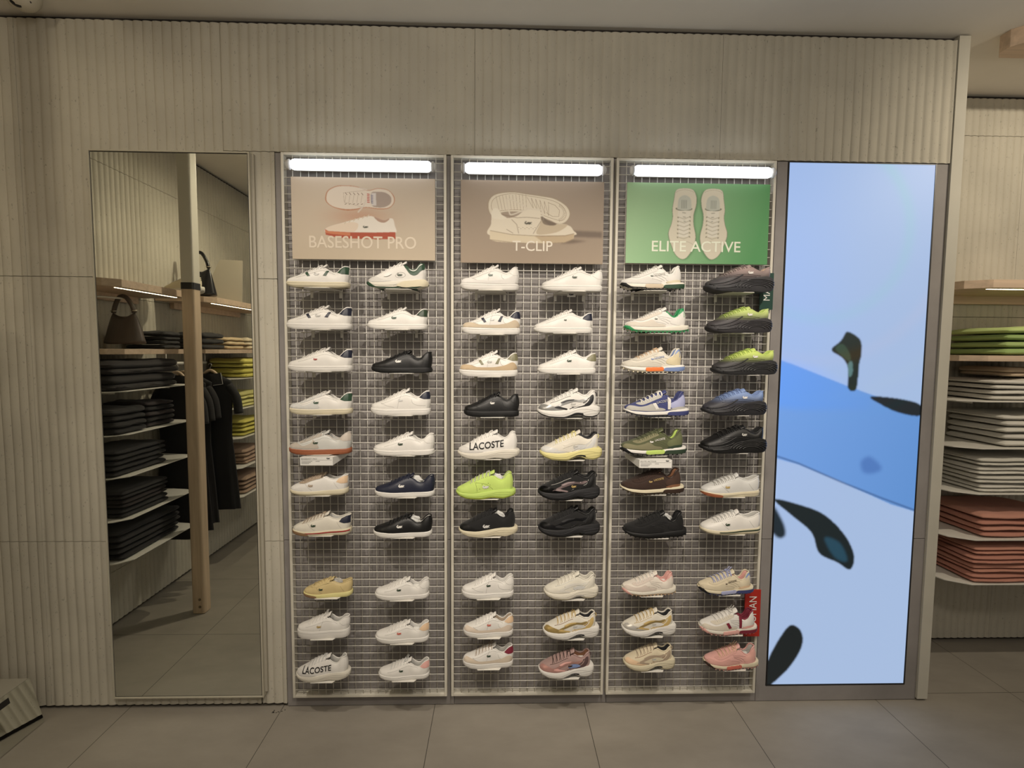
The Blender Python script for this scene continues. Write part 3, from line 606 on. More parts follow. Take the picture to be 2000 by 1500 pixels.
class Shoe:
    NS = 46; K = 9
    def __init__(s, ty, L):
        s.ty = ty; s.d = TYPES[ty]; s.L = L; s.ufo = s.d['uo']
        s.us = [.5*(1-math.cos(PI*i/s.NS)) for i in range(s.NS+1)]
        s.ss = .006+s.d['out']        # upper is shorter than the sole
        s.xe = .990-s.d['lean']*.45     # upper heel end as fraction
        s.uo = (s.ufo-s.ss)/(s.xe-s.ss)
    def x(s, u): return (s.ss+u*(s.xe-s.ss)-.5)*s.L
    def base(s, u): return s.d['zt_f'](s.ss+u*(s.xe-s.ss))-.012
    def Hh(s, u):
        b = s.base(u); uo = s.uo; f = s.ss+u*(s.xe-s.ss)
        if u <= uo: return s.d['top_f'](f)
        rim0 = b+.853*(s.d['top_f'](s.ufo)-b); t = min(1, (u-uo)/.07); t = t*t*(3-2*t)
        rim = rim0*(1-t)+s.d['col_f'](f)*t
        return b+(rim-b)/(math.sin(TH_R)**EE)
    def sec(s, u, th):
        b = s.base(u); H = s.Hh(u); W = W_(u)*.97
        y = W*math.cos(th)**EE if th < PI/2 else 0; z = b+(H-b)*math.sin(th)**EE
        x = s.x(u); zn = (z-b)/(.3)
        k = max(0, (u-.8)/.2); k = k*k
        x += s.L*k*(.030*math.sin(min(1, max(0, zn))*PI)-s.d['lean']*.25*zn)
        return Vector((x, y*s.L, z*s.L))
    def pt(s, u, v, side=-1):     # v 0..1 bottom to rim
        p = s.sec(u, v*TH_R); return Vector((p.x, side*p.y, p.z))
    def pu(s, u, th, side=-1):
        p = s.sec(u, th); return Vector((p.x, side*p.y, p.z))
    def upper(s):
        V = []; F = []; K = s.K; TP = 6
        ths = [TH_R*i/K for i in range(K+1)]
        nw = 2*(K+1)
        for u in s.us:
            for th in ths: V.append(s.pu(u, th, -1))
            for th in ths: V.append(s.pu(u, th, 1))
        for i in range(s.NS):
            for j in range(K):
                a = i*nw+j; F.append((a, a+nw, a+nw+1, a+1)); a = i*nw+K+1+j; F.append((a, a+1, a+nw+1, a+nw))
        # vamp top
        n0 = len(V); io = max(i for i, u in enumerate(s.us) if u <= s.uo+.001); tt = [TH_R+(PI/2-TH_R)*j/TP for j in range(TP+1)]
        row = 2*TP+1
        for i in range(io+1):
            u = s.us[i]
            for th in tt: V.append(s.pu(u, th, -1))
            for th in tt[-2::-1]: V.append(s.pu(u, th, 1))
        for i in range(io):
            for j in range(row-1):
                a = n0+i*row+j; F.append((a, a+row, a+row+1, a+1))
        return V, F
    def lining(s):
        V = []; F = []; us = [u for u in s.us if u >= s.uo-.10]; n = None
        for u in us:
            p = s.pu(u, TH_R); R = -p.y; zr = p.z; ins = (s.base(u)+.045)*s.L; th = min(.014*s.L, R*.7)
            if u < s.uo: zr -= .012*s.L
            zb = ins if zr > ins else zr
            r = [(-R, zr-.002*s.L), (-R+th, zr-.006*s.L), (-R+th*1.1, (zr+zb)/2), (-(R-th)*1.02, zb+.01*s.L), (-(R-th)*.8, zb), (0, zb)]
            r += [(-a, b_) for a, b_ in r[-2::-1]]; n = len(r)
            for y, z in r: V.append((p.x-(0 if u < .95 else (u-.95)/.05*.008*s.L), y, z))
        for i in range(len(us)-1):
            for j in range(n-1):
                a = i*n+j; F.append((a, a+1, a+n+1, a+n))
        return V, F
    def roll(s, r=.012):
        P = []; us = [u for u in s.us if u >= s.uo+.02]
        for u in us: P.append(s.pu(u, TH_R, -1))
        P2 = [Vector((p.x, -p.y, p.z)) for p in P[::-1]]
        Q = P[:-1]+P2
        for p in Q: p.y *= .95
        b = MB(); b.tube(Q, r*s.L, 8); return b
    def sole(s, z0f=None, z1f=None, grow=0, levels=((0, -.006), (.10, .0), (.5, .0025), (.90, .001), (1, -.004))):
        z0f = z0f or s.d['zb_f']; z1f = z1f or s.d['zt_f']; V = []; F = []; N = 72; L = s.L; out = s.d['out']+grow
        pts = []
        for k in range(N):
            a = 2*PI*k/N; u = .5*(1-math.cos(a)); sg = 1 if a < PI else -1
            pts.append((u, sg))
        for f, o in levels:
            for k, (u, sg) in enumerate(pts):
                x = (u-.5)*(1+2*o)*L; y = sg*(W_(u)+(out*.6 + o)*(1 if 0 < u < 1 else 0)*min(1, W_(u)/.05))*L
                z = (z0f(u)*(1-f)+z1f(u)*f)*L; V.append((x, y, z))
        nl = len(levels)
        for l in range(nl-1):
            for k in range(N):
                a = l*N+k; b_ = l*N+(k+1) % N; F.append((a, a+N, b_+N, b_))
        for l, fl in ((0, False), (nl-1, True)):
            for k in range(N//2):
                a, b_, c_, d_ = l*N+k, l*N+k+1, l*N+(N-k-1) % N, l*N+(N-k) % N
                f = tuple(dict.fromkeys((a, b_, c_, d_)))
                if len(f) > 2: F.append(f if fl else f[::-1])
        return V, F

def drape(name, P, bvh, m, parent, off=.0008, sp=None, smooth=True):
    """lay a flat outline (x,z in metres) over the near side of a surface"""
    xs = [p[0] for p in P]; zs = [p[1] for p in P]; w = max(xs)-min(xs); h = max(zs)-min(zs)
    sp = sp or min(.006, max(.0024, max(w, h)/20))
    D = []
    for i in range(len(P)):
        a = Vector(P[i]); b_ = Vector(P[(i+1) % len(P)]); n = max(1, int((b_-a).length/sp))
        for k in range(n): D.append(a.lerp(b_, k/n))
    nb = len(D); pts = list(D)
    def inside(x, z):
        c = False
        for i in range(nb):
            a = D[i]; b_ = D[(i+1) % nb]
            if (a[1] > z) != (b_[1] > z) and x < (b_[0]-a[0])*(z-a[1])/(b_[1]-a[1])+a[0]: c = not c
        return c
    DA = np.array([(d[0], d[1]) for d in D])
    x = min(xs)+sp/2
    while x < max(xs):
        z = min(zs)+sp/2
        while z < max(zs):
            if np.min((DA[:, 0]-x)**2+(DA[:, 1]-z)**2) > (sp*.45)**2 and inside(x, z): pts.append(Vector((x, z)))
            z += sp
        x += sp
    r = delaunay_2d_cdt(pts, [(i, (i+1) % nb) for i in range(nb)], [], 1, 1e-6)
    V = [lay(bvh, v[0], v[1], off) for v in r[0]]
    return obj(name, V, [tuple(f[::-1]) for f in r[2]], m, parent, smooth)
def lay(bvh, x, z, off):
    def hit(x_, z_):
        h = bvh.ray_cast(Vector((x_, -.4, z_)), Vector((0, 1, 0)))
        return h if h[0] is not None and h[0].y < .001 else None
    h = hit(x, z)
    if h is None:          # past the outline: slide back onto the near edge of the surface
        for k in range(1, 60):
            h = hit(x, z-k*.001) or hit(x*(1-k*.004), z) or hit(x*(1-k*.004), z-k*.0008)
            if h is not None: break
        else: h = bvh.find_nearest(Vector((x, -.06, z)))
    n = h[1]
    if n.y > 0: n = -n
    return h[0]+n*off
def drape_line(name, P, bvh, m, parent, r=.0008, off=.0002):
    D = []
    for a, b_ in zip(P[:-1], P[1:]):
        a = Vector(a); b_ = Vector(b_); n = max(1, int((b_-a).length/.004))
        for k in range(n): D.append(a.lerp(b_, k/n))
    D.append(Vector(P[-1]))
    b = MB(); b.tube([lay(bvh, d[0], d[1], off) for d in D], r, 5)
    return b.build(name, m, parent, True)
def drape_text(name, body, bvh, m, parent, cx, cz, width, slant=0, off=.0006, bold=.01, hk=1.0, rot=0):
    P, F, w0, h0 = text_mesh(body, 1, bold, True); k = width/w0; c, s_ = math.cos(rot), math.sin(rot); V = []
    for a, b_ in P:
        a2, b2 = (a+b_*slant)*k, b_*k*hk
        V.append(lay(bvh, cx+a2*c-b2*s_, cz+a2*s_+b2*c, off))
    return obj(name, V, F, m, parent)
def drape_lines(name, PP, bvh, m, parent, r=.0008, off=.0002):
    b = MB()
    for P in PP:
        D = []
        for a, b_ in zip(P[:-1], P[1:]):
            a = Vector(a); b_ = Vector(b_); n = max(1, int((b_-a).length/.004))
            for k in range(n): D.append(a.lerp(b_, k/n))
        D.append(Vector(P[-1])); b.tube([lay(bvh, d[0], d[1], off) for d in D], r, 5)
    return b.build(name, m, parent, True)
def bv(V, F): return BVHTree.FromPolygons([Vector(v) for v in V], F)
def darker(c, k=.6): return tuple(x*k for x in c)
C = dict(W=(.74, .72, .68), Wc=(.68, .645, .56), cr=(.66, .60, .44), be=(.56, .47, .35), gr=(.46, .45, .42), K=(.005, .005, .0055), dk=(.016, .016, .018), N=(.013, .016, .034), Gn=(.022, .062, .033),
         gd=(.03, .28, .10), lime=(.50, .66, .16), ye=(.60, .48, .24), gum=(.33, .11, .05), gumb=(.28, .17, .09), red=(.35, .03, .03), bur=(.20, .02, .04), pk=(.72, .40, .36), pe=(.72, .52, .34),
         tau=(.38, .30, .22), sil=(.40, .40, .39), gold=(.55, .40, .16), br=(.035, .018, .012), brm=(.22, .10, .05), ol=(.085, .095, .045), bl=(.20, .28, .52), nb=(.05, .06, .18), or_=(.80, .20, .05), lav=(.38, .40, .60),
         mauve=(.26, .20, .20), oliv=(.20, .19, .11), gn2=(.028, .05, .028), coral=(.55, .14, .10), ydw=(.72, .66, .30), tan=(.52, .40, .26), lg=(.62, .62, .60))
def cc(k): return C[k] if isinstance(k, str) else k
def leather(c, sh=.45): return mat('leather', c, sh, bump=.15, bscale=420)
def fabric(c): return mat('knit_fabric', c, .85, bump=.35, bscale=900, sheen=.1)
def rubber(c): return mat('rubber', c, .6)

def make_shoe(sp, loc, L):
    ty = sp['t']; S = Shoe(ty, L); X = lambda f: (f-.5)*L
    t = thing('sneaker', sp['lab'], 'shoe', loc, sp['grp'])
    up = cc(sp.get('up', 'W')); so = cc(sp.get('so', 'W')); la = cc(sp.get('la', sp.get('up', 'W'))); li = cc(sp.get('li', darker(up, .8)))
    um = (fabric if ty in ('runner', 'tennis', 'trail') else leather)(up)
    if 'grad' in sp:
        um = grad_mat('dyed_upper', cc(sp['grad'][0]), cc(sp['grad'][1]), .17*L, .35*L)
    V, F = S.upper(); U_ = obj('upper', V, F, um, t, True); bu = bv(V, F)
    V, F = S.lining(); obj('lining', V, F, fabric(li), t, True)
    rc = cc(sp.get('rim', sp.get('up', 'W')))
    S.roll(.011 if ty not in ('trail', 'runner') else .014).build('collar', um if ('rim' not in sp and 'grad' in sp) else leather(rc), t, True)
    # sole
    zt_, zb_ = S.d['zt_f'], S.d['zb_f']
    V, F = S.sole(); SO_ = obj('sole', V, F, rubber(so), t, True); SO_.data.set_sharp_from_angle(angle=math.radians(60)); bs = bv(V, F)
    # tongue
    tu, tz = S.d['ton']; Vt = []; Ft = []; path = []
    for k in range(9):
        u = .22+(S.uo-.22)*k/8; p = S.pu(u, PI/2); path.append((p.x, p.z+.003*L*(k/8), .055+.01*k/8))
    e = path[-1]; xt = X(tu)
    path += [((e[0]*.6+xt*.4), e[1]*.5+tz*L*.5, .068), (xt, tz*L, .066), (xt+.012*L, tz*L+.002*L, .055)]
    n = 9; th = .016*L
    for side_ in (0, 1):
        for k, (x, z, hw) in enumerate(path):
            for j in range(n):
                a = (j/(n-1)*2-1); Vt.append((x+(th*.8 if side_ else 0), a*hw*L, z-a*a*.028*L*(hw/.06)-(th if side_ else 0)))
    m_ = len(path)
    for k in range(m_-1):
        for j in range(n-1):
            a = k*n+j; Ft.append((a, a+n, a+n+1, a+1)); a += m_*n; Ft.append((a, a+1, a+n+1, a+n))
    for k in range(m_-1):
        a = k*n; b_ = a+m_*n; Ft.append((a, b_, b_+n, a+n)); a += n-1; b_ += n-1; Ft.append((a, a+n, b_+n, b_))
    for j in range(n-1):
        a = (m_-1)*n+j; b_ = a+m_*n; Ft.append((a, b_, b_+1, a+1))
    obj('tongue', Vt, Ft, leather(cc(sp.get('ton', sp['grad'][0] if 'grad' in sp else sp.get('up', 'W')))), t, True)
    # laces
    b = MB(); nl = 6 if ty != 'retro' else 7; u0 = .25 if ty != 'retro' else .2; u1 = S.uo-.03; r = .0048*L if not sp.get('fat') else .0085*L
    for k in range(nl):
        u = u0+(u1-u0)*k/(nl-1); un = min(u+.03, u1+.01); P = []; th0 = math.radians(50)
        for q in range(11):
            f = q/10; ang = th0+(PI-2*th0)*f; uu = u+(un-u)*f; sd = -1 if ang < PI/2 else 1; th_ = ang if ang < PI/2 else PI-ang
            p = S.pu(uu, th_, sd); p.z += .006*L+.004*L*math.sin(PI*f); P.append(p)
        b.tube(P, r, 6)
        P2 = [Vector((p.x, -p.y, p.z+.002*L)) for p in P]; b.tube(P2, r*.9, 6)
    p = S.pu(u1, PI/2); kx, kz = p.x-.01*L, p.z+.012*L; q_ = 1 if sp.get('pony') else .6
    for sgn in (-1, 1):     # bow loops and ends
        b.tube(smooth3([(kx, 0, kz), (kx+.02*L*q_, sgn*.04*L*q_, kz+.010*L*q_), (kx-.015*L*q_, sgn*.075*L*q_, kz-.008*L*q_), (kx-.04*L*q_, sgn*.045*L*q_, kz-.006*L*q_), (kx, 0, kz)]), r*.9, 6)
        b.tube(smooth3([(kx, 0, kz), (kx-.04*L*q_, sgn*.04*L, kz-.008*L), (kx-.06*L*q_, sgn*.075*L, kz-.045*L)]), r*.85, 6)
    if sp.get('pony'):
        P = [(kx+.01*L, 0, kz), (kx+.02*L, -.02*L, kz+.045*L), (kx+.05*L, -.015*L, kz+.075*L)]
        b.tube(smooth3(P), r*1.2, 6); b.tube(smooth3([(x-.02*L, y+.03*L, z) for x, y, z in P]), r, 6)
    b.build('laces', fabric(la), t, True)
    if sp.get('lbl'):
        b = MB(); xl = X(.76); zl = (S.base(.74)+.09)*L
        b.add([(xl-.05*L, -.005*L, zl), (xl+.05*L, -.005*L, zl), (xl+.05*L, .03*L, zl+.055*L), (xl-.05*L, .03*L, zl+.055*L)], [(0, 1, 2, 3)])
        b.build('paper_tag', mat('paper', (.75, .74, .70), .8), t)
    if sp.get('stuff'):
        Vp = []; Fp = []; r0, r1 = 8, 10
        cx, cz = S.x(.70), (S.base(.7)+.19)*L
        for i in range(r0+1):
            for j in range(r1):
                a = PI*i/r0; q = 2*PI*j/r1; k = 1+.12*rng.standard_normal()
                Vp.append((cx+.115*L*math.sin(a)*math.cos(q)*k, .045*L*math.sin(a)*math.sin(q)*k, cz+.075*L*math.cos(a)*k))
        for i in range(r0):
            for j in range(r1): Fp.append((i*r1+j, i*r1+(j+1) % r1, (i+1)*r1+(j+1) % r1, (i+1)*r1+j))
        obj('paper_stuffing', Vp, Fp, mat('tissue', cc(sp['stuff']), .8), t)
    Z = lambda f: f*L
    def PL(L_): return [(X(a), Z(b_)) for a, b_ in L_]
    def SP(L_): return PL(smooth_poly(L_, 5))
    b0 = lambda u: S.d['zt_f'](u)+.002
    seam = mat('seam', darker(up, .45 if max(up) > .2 else 1.8) if 'grad' not in sp else (.03, .03, .035), .8)
    # heel tab
    hx = S.xe-S.d['lean']*.12
    if 'he' in sp:
        hc = S.d['col_f'](.95)
        drape('heel_tab', PL([(hx-.155, hc-.10), (hx-.125, hc-.06), (hx-.095, hc-.02), (hx-.06, hc-.004), (hx+.02, hc-.002), (hx+.02, hc-.125), (hx-.075, hc-.125)]) if not sp.get('hep') else
              SP([(hx-.12, hc-.09), (hx-.08, hc-.03), (hx-.02, hc-.01), (hx+.02, hc-.08), (hx+.02, .135), (hx-.06, .125), (hx-.10, .13)]), bu, leather(cc(sp['he'])), t, .0012)
    elif ty in ('court', 'slim', 'clip', 'plat'):
        hc = S.d['col_f'](.95)
        drape_lines('stitching', [PL(smooth_poly([(hx-.15, hc-.09), (hx-.11, hc-.12), (hx-.07, hc-.14), (hx+.0, hc-.14)], 4, False))], bu, seam, U_, .0005)
    if ty in ('court', 'slim', 'plat', 'clip'):
        tp = S.d['top_f']
        LL = [smooth_poly([(.20, tp(.18)-.045), (.30, tp(.28)-.06), (.42, tp(.40)-.075), (.52, tp(.50)-.085), (.60, S.d['col_f'](.62)-.03), (.70, S.d['col_f'](.7)-.022), (.8, S.d['col_f'](.78)-.025)], 4, False)]
        if sp.get('seam', 1): LL.append(smooth_poly([(.53, .29*tp(.5)/.34), (.50, .22*tp(.5)/.34), (.47, b0(.47)+.01)], 4, False)) if ty in ('clip', 'plat') else None
        drape_lines('stitching', [PL(q) for q in LL if q], bu, seam, U_, .0005)
        if ty == 'clip':
            drape_lines('stitching', [PL(smooth_poly(q, 4, False)) for q in ([(.20, .20), (.26, .175), (.33, .15), (.42, .135)], [(.70, .26), (.72, .20), (.80, .165), (.93, .16)])], bu, seam, U_, .0006)
    if 'ov' in sp:      # toe and side overlays
        oc = leather(cc(sp['ov']), .8)
        if ty == 'clip':
            drape('toe_overlay', SP([(.03, .125), (.06, .185), (.14, .195), (.22, .185), (.30, .16), (.45, .155), (.62, .16), (.78, .19), (.9, .24), (.965, .20), (.965, .118), (.7, .105), (.4, .108), (.15, .115)]), bu, oc, t, .0015)
        elif ty == 'retro':
            drape('toe_overlay', SP([(.16, .20), (.24, .25), (.34, .30), (.45, .335), (.55, .34), (.60, .30), (.48, .27), (.38, .235), (.28, .20)]), bu, oc, t, .0015)
        else:
            drape('toe_overlay', SP([(.03, .115), (.06, .16), (.12, .175), (.20, .165), (.28, .14), (.40, .19), (.42, .24), (.46, .20), (.52, .12), (.48, .098), (.3, .10), (.12, .105)]), bu, oc, t, .0015)
            drape('eyestay', SP([(.20, .195), (.30, .235), (.42, .288), (.53, .325), (.55, .29), (.44, .255), (.32, .205), (.22, .175)]), bu, oc, t, .0015)
    if 'ov2' in sp:
        drape('side_overlay', SP([(.68, .24), (.72, .20), (.82, .175), (.93, .17), (.955, .20), (.955, .125), (.75, .12), (.6, .125), (.66, .18)]), bu, leather(cc(sp['ov2']), .8), t, .0018)
    if 'st' in sp:
        k = 1.16 if ty == 'clip' else 1.0
        drape('side_stripe', PL([(.335, .225*k), (.375, .24*k), (.425, .175*k), (.385, .165*k)]), bu, leather(cc(sp['st'])), t, .0016)
        drape('side_stripe', PL([(.665, .26*k), (.705, .265*k), (.665, .18*k), (.615, .185*k)]), bu, leather(cc(sp['st'])), t, .0016)
    # sole decoration
    if ty in ('court', 'slim', 'clip', 'plat'):
        drape_lines('sole_groove', [PL([(.04, zt_(.1)*.78), (.3, zt_(.3)*.74), (.96, zt_(.96)*.76)])], bs, mat('groove', darker(so, .55 if max(so) > .1 else 2.2), .8), SO_, .0006)
        if ty == 'court' and sp.get('blk'):
            drape('sole_block', SP([(.63, .02), (.66, .045), (.70, .066), (.97, .074), (.985, .03), (.8, .010)]), bs, rubber(darker(so, .97 if max(so) > .1 else 1.8)), SO_, .003)
    if 'ou' in sp:      # outsole: a layer hugging the lower edge
        o_ = cc(sp['ou']); zz = S.d['zb_f']
        V, F = S.sole(lambda u: zz(u)-.0005, lambda u: zz(u)+.022, .004, ((0, -.012), (.4, .001), (1, .001))); obj('outsole', V, F, rubber(o_), t, True)
    if 'toe' in sp:
        drape('toe_guard', SP([(.004, .07), (.004, .105), (.03, .112), (.07, .095), (.12, .06), (.16, .035), (.12, .03), (.05, .05)]) if ty != 'retro' else SP([(.004, .055), (.006, .078), (.05, .076), (.16, .060), (.30, .040), (.30, .006), (.18, .008), (.06, .03)]), bs, rubber(cc(sp['toe'])), t, .0022)
    if 'mid' in sp:     # coloured line in a retro sole
        drape('midsole_line', PL([(.26, .052), (.5, .055), (.75, .072), (.985, .085), (.985, .064), (.75, .052), (.5, .038), (.26, .038)]), bs, rubber(cc(sp['mid'])), SO_, .002)
    if ty == 'retro':
        drape_lines('stitching', [PL(smooth_poly(q, 4, False)) for q in ([(.16, .185), (.28, .21), (.42, .25), (.55, .28)], [(.78, .22), (.82, .16), (.86, .115)], [(.30, .20), (.36, .14), (.42, .09)])], bu, seam, U_, .0005)
    if ty == 'trail':
        b = MB(); n = 15
        for k in range(n):
            u = .03+.94*k/(n-1); zz = zb_(u)
            for sg in (-1, 1):
                y = sg*(W_(u)+.004)*L; dx = .020*L
                b.box(X(u)-dx*.5, X(u)+dx*.5, min(y, y-sg*.02*L), max(y, y-sg*.02*L), (zz-.014)*L, (zz+.014)*L)
        b.build('lugs', rubber(cc(sp.get('ou', 'K'))), t, bevel=.0008)
        if 'blk' in sp: drape('midfoot_block', SP([(.36, .03), (.365, .085), (.5, .088), (.62, .09), (.63, .035), (.5, .028)]), bs, rubber(cc(sp['blk'])), SO_, .003)
        if 'hb' in sp: drape('heel_block', SP([(.66, .03), (.66, .075), (.8, .085), (.99, .095), (.995, .06), (.9, .032)]), bs, rubber(cc(sp['hb'])), SO_, .003)
        if 'hcl' in sp: drape('heel_clip', SP([(.68, .115), (.76, .145), (.86, .158), (.97, .15), (.99, .125), (.9, .115), (.78, .105)]), bs if False else bu, rubber(cc(sp['hcl'])), t, .003)
        if 'ov' in sp or True:
            oc = leather(cc(sp.get('ovt', darker(up, .86 if max(up) > .1 else 1.6))), .9)
            drape('toe_overlay', SP([(.035, .11), (.06, .16), (.13, .165), (.22, .155), (.32, .175), (.40, .20), (.48, .15), (.58, .13), (.60, .10), (.4, .092), (.2, .098)]), bu, oc, t, .0016)
            drape('eyestay', SP([(.17, .198), (.28, .235), (.40, .285), (.51, .325), (.56, .30), (.46, .26), (.34, .21), (.24, .18)]), bu, oc, t, .0016)
            hc = S.d['col_f'](.9)
            drape('heel_overlay', SP([(.70, .21), (.76, .235), (.84, .29), (.90, hc-.04), (.94, .22), (.945, .13), (.8, .12), (.7, .14), (.68, .17)]), bu, leather(cc(sp.get('hov', darker(up, .92 if max(up) > .1 else 1.5))), .9), t, .0014)
        if 'he' in sp:
            pass
        drape_lines('stitching', [PL(q) for q in ([(.48, .255), (.64, .235), (.72, .22)], [(.49, .235), (.62, .205), (.70, .165)], [(.50, .215), (.60, .175), (.66, .14)], [(.45, .17), (.56, .15), (.62, .13)])], bu, seam, U_, .0007)
    if ty in ('runner',):
        ac = cc(sp.get('acc', 'sil')); am = mat('glossy_overlay', ac, .28, .7 if sp.get('met', 1) else 0)
        drape('side_swoosh', SP([(.22, .15), (.34, .185), (.46, .225), (.58, .255), (.70, .25), (.78, .29), (.74, .30), (.66, .285), (.52, .29), (.42, .25), (.30, .20)]), bu, am, t, .0015)
        drape('toe_overlay', SP([(.035, .135), (.05, .19), (.10, .205), (.17, .20), (.26, .185), (.38, .165), (.40, .135), (.2, .125)]), bu, mat('glossy_overlay', cc(sp.get('acc2', sp.get('acc', 'sil'))), .3, .6 if sp.get('met', 1) else 0), t, .0015)
        sl = leather(cc(sp.get('sl', sp.get('acc', 'sil'))))
        drape('side_slash', SP([(.26, .165), (.32, .19), (.38, .172), (.46, .152), (.45, .132), (.38, .145), (.32, .15)]), bu, sl, t, .002)
        drape('side_slash', SP([(.36, .245), (.46, .285), (.57, .292), (.56, .277), (.47, .262), (.40, .235)]), bu, sl, t, .002)
        drape_lines('heel_cage', [PL(smooth_poly(q, 4, False)) for q in ([(.50, .145), (.63, .20), (.75, .26), (.84, .34)], [(.55, .14), (.68, .185), (.79, .245), (.87, .31)], [(.79, .20), (.83, .26), (.875, .35)])], bu, leather(cc(sp.get('hs', 'dk'))), t, .0016, .0006)
        drape('side_panel', SP([(.52, .20), (.60, .245), (.70, .24), (.74, .21), (.66, .185), (.56, .18)]), bu, fabric(cc(sp.get('pan', 'lg'))), t, .002)
        drape('heel_strap', SP([(.62, .15), (.72, .20), (.80, .27), (.84, .35), (.88, .36), (.88, .28), (.84, .22), (.76, .165), (.68, .14)]), bu, leather(cc(sp.get('hs', 'dk'))), t, .002)
        drape_lines('stitching', [PL(smooth_poly(q, 4, False)) for q in ([(.20, .23), (.32, .27), (.44, .32), (.52, .345)], [(.54, .17), (.66, .215), (.76, .25), (.80, .32)], [(.14, .20), (.24, .17), (.30, .14)])], bu, mat('piping', cc(sp.get('pip', 'dk')), .5), U_, .0011)
        drape_lines('sole_groove', [PL(smooth_poly(q, 4, False)) for q in ([(.05, .09), (.2, .06), (.38, .055), (.5, .085), (.62, .13), (.78, .14), (.97, .11)], [(.70, .085), (.82, .11), (.98, .12)], [(.72, .05), (.84, .07), (.96, .08)])], bs, rubber(darker(so, .62 if max(so) > .1 else 2.2)), SO_, .0009)
        drape('arch_plate', SP([(.44, .022), (.52, .055), (.60, .085), (.70, .082), (.72, .055), (.64, .055), (.56, .045), (.50, .012)]), bs, rubber(cc(sp.get('arch', 'dk'))), SO_, .001)
        b = MB(); xh = X(hx); zh = .355*L
        b.tube(smooth3([(xh-.01*L, 0, zh+.03*L), (xh+.035*L, 0, zh+.035*L), (xh+.04*L, 0, zh-.01*L), (xh+.0*L, 0, zh-.03*L)]), .007*L, 6); b.build('pull_loop', leather(cc(sp.get('loop', sp.get('hs', 'dk')))), t, True)
    if ty == 'tennis':
        drape_lines('sole_groove', [PL(smooth_poly(q, 4, False)) for q in ([(.04, .085), (.25, .05), (.45, .06), (.7, .11), (.97, .11)], [(.45, .04), (.6, .07), (.8, .08), (.96, .085)])], bs, rubber(darker(so, .7)), SO_, .0009)
        drape('toe_overlay', SP([(.035, .12), (.05, .17), (.12, .195), (.20, .18), (.30, .14), (.42, .125), (.3, .105), (.15, .105)]), bu, leather(cc(sp.get('ovt', darker(up, .85)))), t, .0012)
        if 'hole' in sp:
            for a_ in range(4):
                for b_ in range(3):
                    u, z = .40+a_*.05+b_*.02, .175+b_*.035+a_*.008
                    drape('perforation', PL([(u, z-.006), (u+.006, z), (u, z+.006), (u-.006, z)]), bu, mat('hole', (.03, .04, .02), .9), U_, .0018, .01) if (a_+b_) % 2 == 0 else None
            drape_lines('stitching', [PL(smooth_poly([(.33, .27), (.35, .20), (.36, .13)], 4, False)), PL(smooth_poly([(.33, .27), (.50, .25), (.62, .16)], 4, False))], bu, seam, U_, .0009)
    if ty == 'wave':
        sm = rubber(darker(so, 1.0)); hi = mat('ridge_rubber', tuple(c+.012 for c in so), .35)
        RR = []
        for k, (w_, h_) in enumerate(((.34, .125), (.29, .105), (.24, .085), (.19, .065), (.13, .045))):
            RR.append([(.72+w_*math.cos(a), .055+h_*math.sin(a)) for a in np.linspace(.12, PI-.05, 26)])
        RR2 = [[p for p in r if .3 < p[0] < .985] for r in RR]
        # ridges span both the sole and the lower upper: drape on whichever is nearer
        class Two:
            def ray_cast(s_, o, d):
                h1, h2 = bs.ray_cast(o, d), bu.ray_cast(o, d)
                if h1[0] is None: return h2
                if h2[0] is None: return h1
                return h1 if h1[3] < h2[3] else h2
            def find_nearest(s_, p): return bs.find_nearest(p)
        two = Two()
        drape_lines('sole_ridge', [PL(r) for r in RR2]+[PL(smooth_poly(q, 4, False)) for q in ([(.05, .11), (.2, .12), (.36, .17), (.5, .24)], [(.08, .085), (.22, .09), (.36, .12), (.46, .16)], [(.12, .05), (.26, .055), (.38, .07)])], two, hi, SO_, .0032)
        drape_lines('side_crease', [PL(smooth_poly(q, 4, False)) for q in ([(.30, .22), (.42, .24), (.56, .25), (.76, .23)], [(.26, .195), (.40, .215), (.55, .222), (.70, .215)])], bu, um, U_, .0018)
    if 'strap' in sp:
        for q in ([(.405, .205), (.455, .215), (.505, .125), (.455, .115)], [(.645, .30), (.70, .275), (.685, .115), (.645, .115)]): drape('side_strap', PL(q), bu, leather(cc(sp['strap'])), t, .0026)
    if 'cp_' in sp:
        drape('collar_panel', SP([(.60, .385), (.655, .355), (.71, .30), (.77, .285), (.82, .31), (.86, .37), (.92, .40), (.935, .33), (.88, .29), (.83, .235), (.77, .215), (.71, .24), (.66, .30)]), bu, leather(cc(sp['cp_'])), t, .0016)
        drape('heel_wedge', SP([(.50, .05), (.60, .115), (.75, .13), (.90, .15), (.97, .13), (.98, .06), (.8, .035), (.62, .03)]), bs, rubber(cc('cr')), t, .003)
        drape('strap', SP([(.30, .20), (.33, .235), (.40, .25), (.42, .23), (.38, .20), (.33, .185)]), bu, leather(cc('W')), t, .004)
        drape_lines('stitching', [PL(smooth_poly([(.48, .20), (.52, .255), (.60, .26), (.64, .22), (.60, .185), (.52, .18), (.48, .20)], 4, False))], bu, seam, U_, .0008)
    # marks on the side
    if 'cr' in sp:
        cx, cz = {'court': (.47, .185), 'clip': (.52, .245), 'slim': (.53, .215), 'plat': (.46, .235), 'retro': (.40, .17), 'trail': (.47, .20), 'runner': (.56, .215), 'tennis': (.44, .18), 'wave': (.62, .27)}[ty]
        cx, cz = sp.get('cp', (cx, cz)); k = sp.get('cs', .085)
        drape('emblem', PL([(cx-k/2+p[0]*k, cz-k*.25+p[1]*k) for p in CROC]), bu, mat('emblem', cc(sp['cr']), .4, .3 if sp['cr'] in ('sil', 'gold') else 0), U_, .0024, .004, False)
